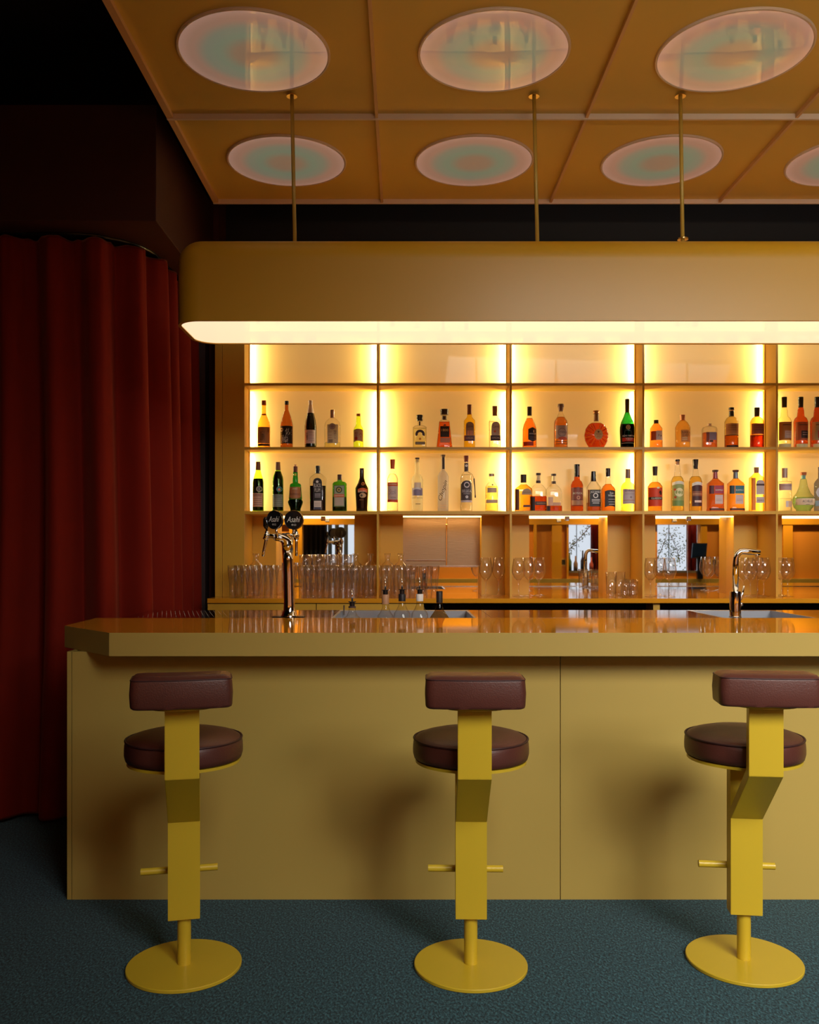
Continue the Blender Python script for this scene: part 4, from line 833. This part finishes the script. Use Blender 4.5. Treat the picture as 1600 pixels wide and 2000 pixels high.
def faucet(fx, fy, handle, lean, bl_=.012):
    X = px(fx, fy)-TX; Y = fy-TY; Z = pz(1046, fy)-T
    f = bmesh.new(); tube(f, [(X, Y-.02, Z), (X, Y+.03, Z)], [.010, .012], 14); lathe(f, [(.006, -.012), (.013, -.008), (.014, .002), (.009, .010), (.010, .016), (.006, .022)], 16, X, Y, Z)
    tube(f, [(X, Y, Z), (X-.5*lean, Y, Z-.02)], .012, 12)
    fo = obj('faucet', f, M['chrome'], tap, smooth=True)
    s = bmesh.new(); tube(s, [(X, Y, Z-.006), (X-lean*.3, Y, Z-.03), (X-lean*.8, Y, Z-.07), (X-lean, Y, Z-.098)], [.009, .0075, .0065, .0065], 12); obj('spout', s, M['chrome'], fo, smooth=True)
    if handle:
        s = bmesh.new(); tube(s, [(X, Y, Z+.02), (X-.003, Y, Z+.035)], .005, 10)
        tube(s, [(X-.003, Y, Z+.032), (X-.005, Y, Z+.045), (X-.005, Y, Z+.075), (X-.002, Y, Z+.085)], [.008, .013, .013, .007], 14); obj('handle', s, M['black'], fo, smooth=True)
faucet(521.5, 4.24, True, .018); faucet(579, 4.33, True, 0.0)
bm = bmesh.new(); X1_, X2_ = px(521.5, 4.24)-TX, px(579, 4.33)-TX; Z_ = pz(1047, 4.25)-T
tube(bm, [(X1_-.012, -.01, Z_), (X1_+.02, -.012, Z_), (-.04, -.03, Z_-.002), (0, 0, Z_)], [.009, .010, .014, .016], 16); tube(bm, [(0, 0, Z_), (X2_, .08, Z_)], .012, 14)
obj('arm', bm, M['chrome'], tap, smooth=True)

# ------------------------------------------------------------------ mixer faucet
MX, MY = px(1436.5, 4.2), 4.2; k = 4.2/FPX
fa = thing('mixer_faucet', 'tall polished chrome mixer faucet beside the sink on the right', 'faucet', (MX, MY, T))
zf = lambda y: pz(y, MY)-T
bm = bmesh.new(); lathe(bm, [(.0275, 0), (.0275, .006), (.0255, .008), (.0255, zf(1157)), (.024, zf(1155))], 32); obj('body', bm, M['chrome'], fa, angle=.6)
bm = bmesh.new(); r = .0142; xo = .001
arc = [(0, zf(1156)), (0, zf(1100)), (.002, zf(1090)), (.010, zf(1082)), (.022, zf(1077.5)), (.036, zf(1076.5))]
tube(bm, [(x+xo, 0, z) for x, z in arc]+[(px(1482, MY)-MX, -.02, zf(1079.5))], [r]*6+[r*.95], 24); obj('spout', bm, M['chrome'], fa, smooth=True)
bm = bmesh.new(); tube(bm, [(px(1476, MY)-MX, -.018, zf(1080)), (px(1476, MY)-MX, -.018, zf(1088))], .0075, 16); obj('aerator', bm, M['steel'], fa, smooth=True)
bm = bmesh.new(); tube(bm, [(.024, 0, zf(1172)), (.03, 0, zf(1165)), (.0395, 0, zf(1144))], [.005, .005, .0055], 12); tube(bm, [(.02, 0, zf(1180)), (.034, 0, zf(1180))], .009, 14); obj('lever', bm, M['chrome'], fa, smooth=True)

# ------------------------------------------------------------------ speed bottles in the ice well
WD = 4.30; WS = FPX/WD; well_z = T-.2495
def well_bottle(x, ptop, ncap, nbot, hw_n, sh_w, sh_y, gl, capm, pour, label, d=WD):
    ws = FPX/d; Z = lambda y: pz(y, d)-well_z
    t = thing('pour_bottle', label, 'bottle', (px(x, d), d, well_z), 0, 'bottles standing in the ice well')
    r = sh_w/ws; n_ = hw_n/ws; bm = bmesh.new()
    lathe(bm, [(r*.9, 0), (r, .006), (r, Z(sh_y+14)), (r*.93, Z(sh_y)), (n_*1.7, Z(nbot+6)), (n_*1.05, Z(nbot-3)), (n_, Z(ncap))], 28); obj('glass_body', bm, gl, t, smooth=True)
    bm = bmesh.new(); lathe(bm, [(n_*1.12, Z(nbot-10)), (n_*1.15, Z(ncap+1)), (n_*1.05, Z(ncap))], 24); obj('neck_label', bm, capm, t, angle=.6)
    if pour:
        bm = bmesh.new(); lathe(bm, [(n_*.8, Z(ncap)), (n_*.8, Z(ncap-7)), (n_*1.15, Z(ncap-8)), (n_*1.15, Z(ncap-9.5)), (n_*.5, Z(ncap-10))], 20); po = obj('pourer', bm, M['black'], t, angle=.6)
        bm = bmesh.new(); tube(bm, [(0, 0, Z(ncap-9)), (0, 0, Z(ncap-22)), (-.002, 0, Z(ptop))], [.0048, .004, .0026], 10); obj('spout', bm, M['chrome'], po, smooth=True)
    else:
        bm = bmesh.new(); lathe(bm, [(n_*1.12, Z(ncap+12)), (n_*1.12, Z(ncap)), (n_*1.0, Z(ncap-.6))], 24); obj('cap', bm, M['black'], t, angle=.6)
    return t
well_bottle(688, 1153, 1184, 1197, 6.5, 17, 1206, CLEAR, P((60, 40, 46)), True, 'squat pour bottle with dark neck, leftmost in the ice well')
well_bottle(753, 1130, 1161, 1190, 6.2, 16.5, 1202, CLEAR, P((150, 112, 84)), True, 'clear pour bottle with bronze neck label in the ice well')
well_bottle(785.5, 1130, 1160, 1184, 6.2, 17, 1198, CLEAR, P((18, 18, 26)), True, 'clear pour bottle with black neck label in the ice well')
well_bottle(820, 1128, 1160, 1184, 6.2, 17, 1198, CLEAR, P((196, 190, 190)), True, 'clear pour bottle with white neck label in the ice well')
well_bottle(858.5, 1150, 1155, 1187, 5.6, 20, 1206, liq((190, 130, 60)), P((28, 20, 20)), False, 'amber bottle with black screw cap, rightmost in the ice well')

# ------------------------------------------------------------------ bar stools
def stool():
    t = thing('bar_stool', '', 'stool', (0, 0, 0), 0, 'bar stools in front of the bar')
    bm = bmesh.new(); lathe(bm, [(.184, 0), (.186, .002), (.186, .010), (.184, .012)], 72); obj('base', bm, M['stool'], t, angle=.5)
    bm = bmesh.new(); lathe(bm, [(.022, .010), (.022, .18)], 32); obj('post', bm, M['stool'], t, angle=.6)
    w2 = .0507
    # folded frame: column up to the seat plus the branch that bends back and up to the backrest (-y is towards the camera)
    bm = bmesh.new(); extrude_yz(bm, [(-.037, .168), (.020, .168), (.020, .672), (-.026, .672), (-.037, .485)], -w2, w2, .001)
    obj('column', bm, M['stool'], t)
    outer = [(-.037, .485), (-.262, .68), (-.262, .893)]; inner = [(-.232, .893), (-.232, .694), (-.022, .512)]
    bm = bmesh.new(); extrude_yz(bm, outer+inner, -w2, w2, .0012); obj('back_support', bm, M['stool'], t)
    bm = bmesh.new(); tube(bm, [(-.140, .032, .31), (.108, .032, .31)], .0115, 16); obj('footrest', bm, M['stool'], t, angle=.6)
    bm = bmesh.new(); lathe(bm, [(.165, .672), (.182, .675), (.182, .684)], 64, dr=1); obj('seat_plate', bm, M['stool'], t, angle=.5)
    R = .189; bm = bmesh.new()
    lathe(bm, [(R*.93, .685), (R*.985, .69), (R*1.005, .705), (R*1.006, .72), (R, .738), (R*.985, .748), (R*.955, .754), (R*.88, .762), (R*.7, .771), (R*.4, .777), (.002, .779)], 72, cap1=True)
    seat = obj('seat', bm, M['leather'], t, smooth=True)
    bm = bmesh.new(); n = 72; prev = None
    ring = [(R*.985*math.cos(2*PI*i/n), R*.985*math.sin(2*PI*i/n), .7515) for i in range(n+1)]; tube(bm, ring, .0036, 8, cap=False); obj('piping', bm, M['piping'], seat, smooth=True)
    # backrest bolster
    bm = bmesh.new(); nx, ny = 28, 10; hw, hd = .147, .062; z0, z1 = .9, .994; yc = -.268
    def sect(z, ins, bulge=0):
        out = []
        for x, y in rrect(-hw+ins, hw-ins, -hd+ins, hd-ins, .028, 6):
            out.append(bm.verts.new((x*(1+bulge), y+yc-.010*(1-(x/hw)**2)+.006, z+(.0025*math.sin(9*x+1) if z < .92 else 0))))
        return out
    def outline(ins, n=64):
        P_ = rrect(-hw+ins, hw-ins, -hd+ins, hd-ins, max(.006, .017-ins*.2), 6); P_ = P_+[P_[0]]
        L_ = [0]
        for p, q in zip(P_, P_[1:]): L_.append(L_[-1]+math.dist(p, q))
        out = []; j = 0
        for i in range(n):
            d = L_[-1]*i/n
            while L_[j+1] < d: j += 1
            u = (d-L_[j])/max(1e-9, L_[j+1]-L_[j]); out.append((P_[j][0]+(P_[j+1][0]-P_[j][0])*u, P_[j][1]+(P_[j+1][1]-P_[j][1])*u))
        return out
    def dense(z, ins, wob=0):
        return [bm.verts.new((x, y+yc-.014*(1-(x/hw)**2)+.010, z+wob*math.sin(40*x)*.6+wob*math.sin(91*x+2)*.4)) for x, y in outline(ins)]
    rings = [dense(z0, .006), dense(z0+.003, .0012, .0016), dense(z0+.010, -.0006), dense(.945, -.0025), dense(.98, 0), dense(.985, .0008), dense(.988, .003)]
    N0 = min(len(r) for r in rings)
    ok = all(len(r) == N0 for r in rings)
    if ok:
        for a, b_ in zip(rings, rings[1:]):
            for i in range(N0): bm.faces.new((a[i], a[(i+1) % N0], b_[(i+1) % N0], b_[i]))
        bm.faces.new(rings[0][::-1])
        # domed top
        last = rings[-1]; cen = [Vector(v.co) for v in last]
        for s_, dz in ((.86, .0075), (.6, .0105), (.25, .012)):
            cur = [bm.verts.new((c.x*(1-(1-s_)*.45), yc+(c.y-yc)*s_, .988+dz)) for c in cen]
            for i in range(N0): bm.faces.new((last[i], last[(i+1) % N0], cur[(i+1) % N0], cur[i]))
            last = cur
        bm.faces.new(last)
    br = obj('backrest', bm, M['leather'], t, angle=.9)
    bm = bmesh.new()
    dn = [(x, y+yc-.014*(1-(x/hw)**2)+.010, .986) for x, y in outline(.001)]
    dn.append(dn[0]); tube(bm, dn, .0022, 6, cap=False); obj('piping', bm, M['piping'], br, smooth=True)
    bm = bmesh.new(); lathe(bm, [(.088, .893), (.09, .894), (.09, .899)], 40, cy=yc+.002, dr=.55); obj('back_plate', bm, M['stool'], t, angle=.5)
    return t
st0 = stool()
defs = [(-.7195, 2.975, 12.2, 'leftmost mustard bar stool with burgundy leather seat, turned slightly right'),
        (.2215, 2.979, -1.6, 'middle mustard bar stool with burgundy leather seat, facing the bar squarely'),
        (1.132, 3.012, -6.5, 'rightmost mustard bar stool with burgundy leather seat, near the frame edge')]
for i, (x, y, rz, lb) in enumerate(defs):
    o = st0 if i == 0 else copy_tree(st0)
    o.location = (x, y, 0); o.rotation_euler = (0, 0, math.radians(rz)); o['label'] = lb
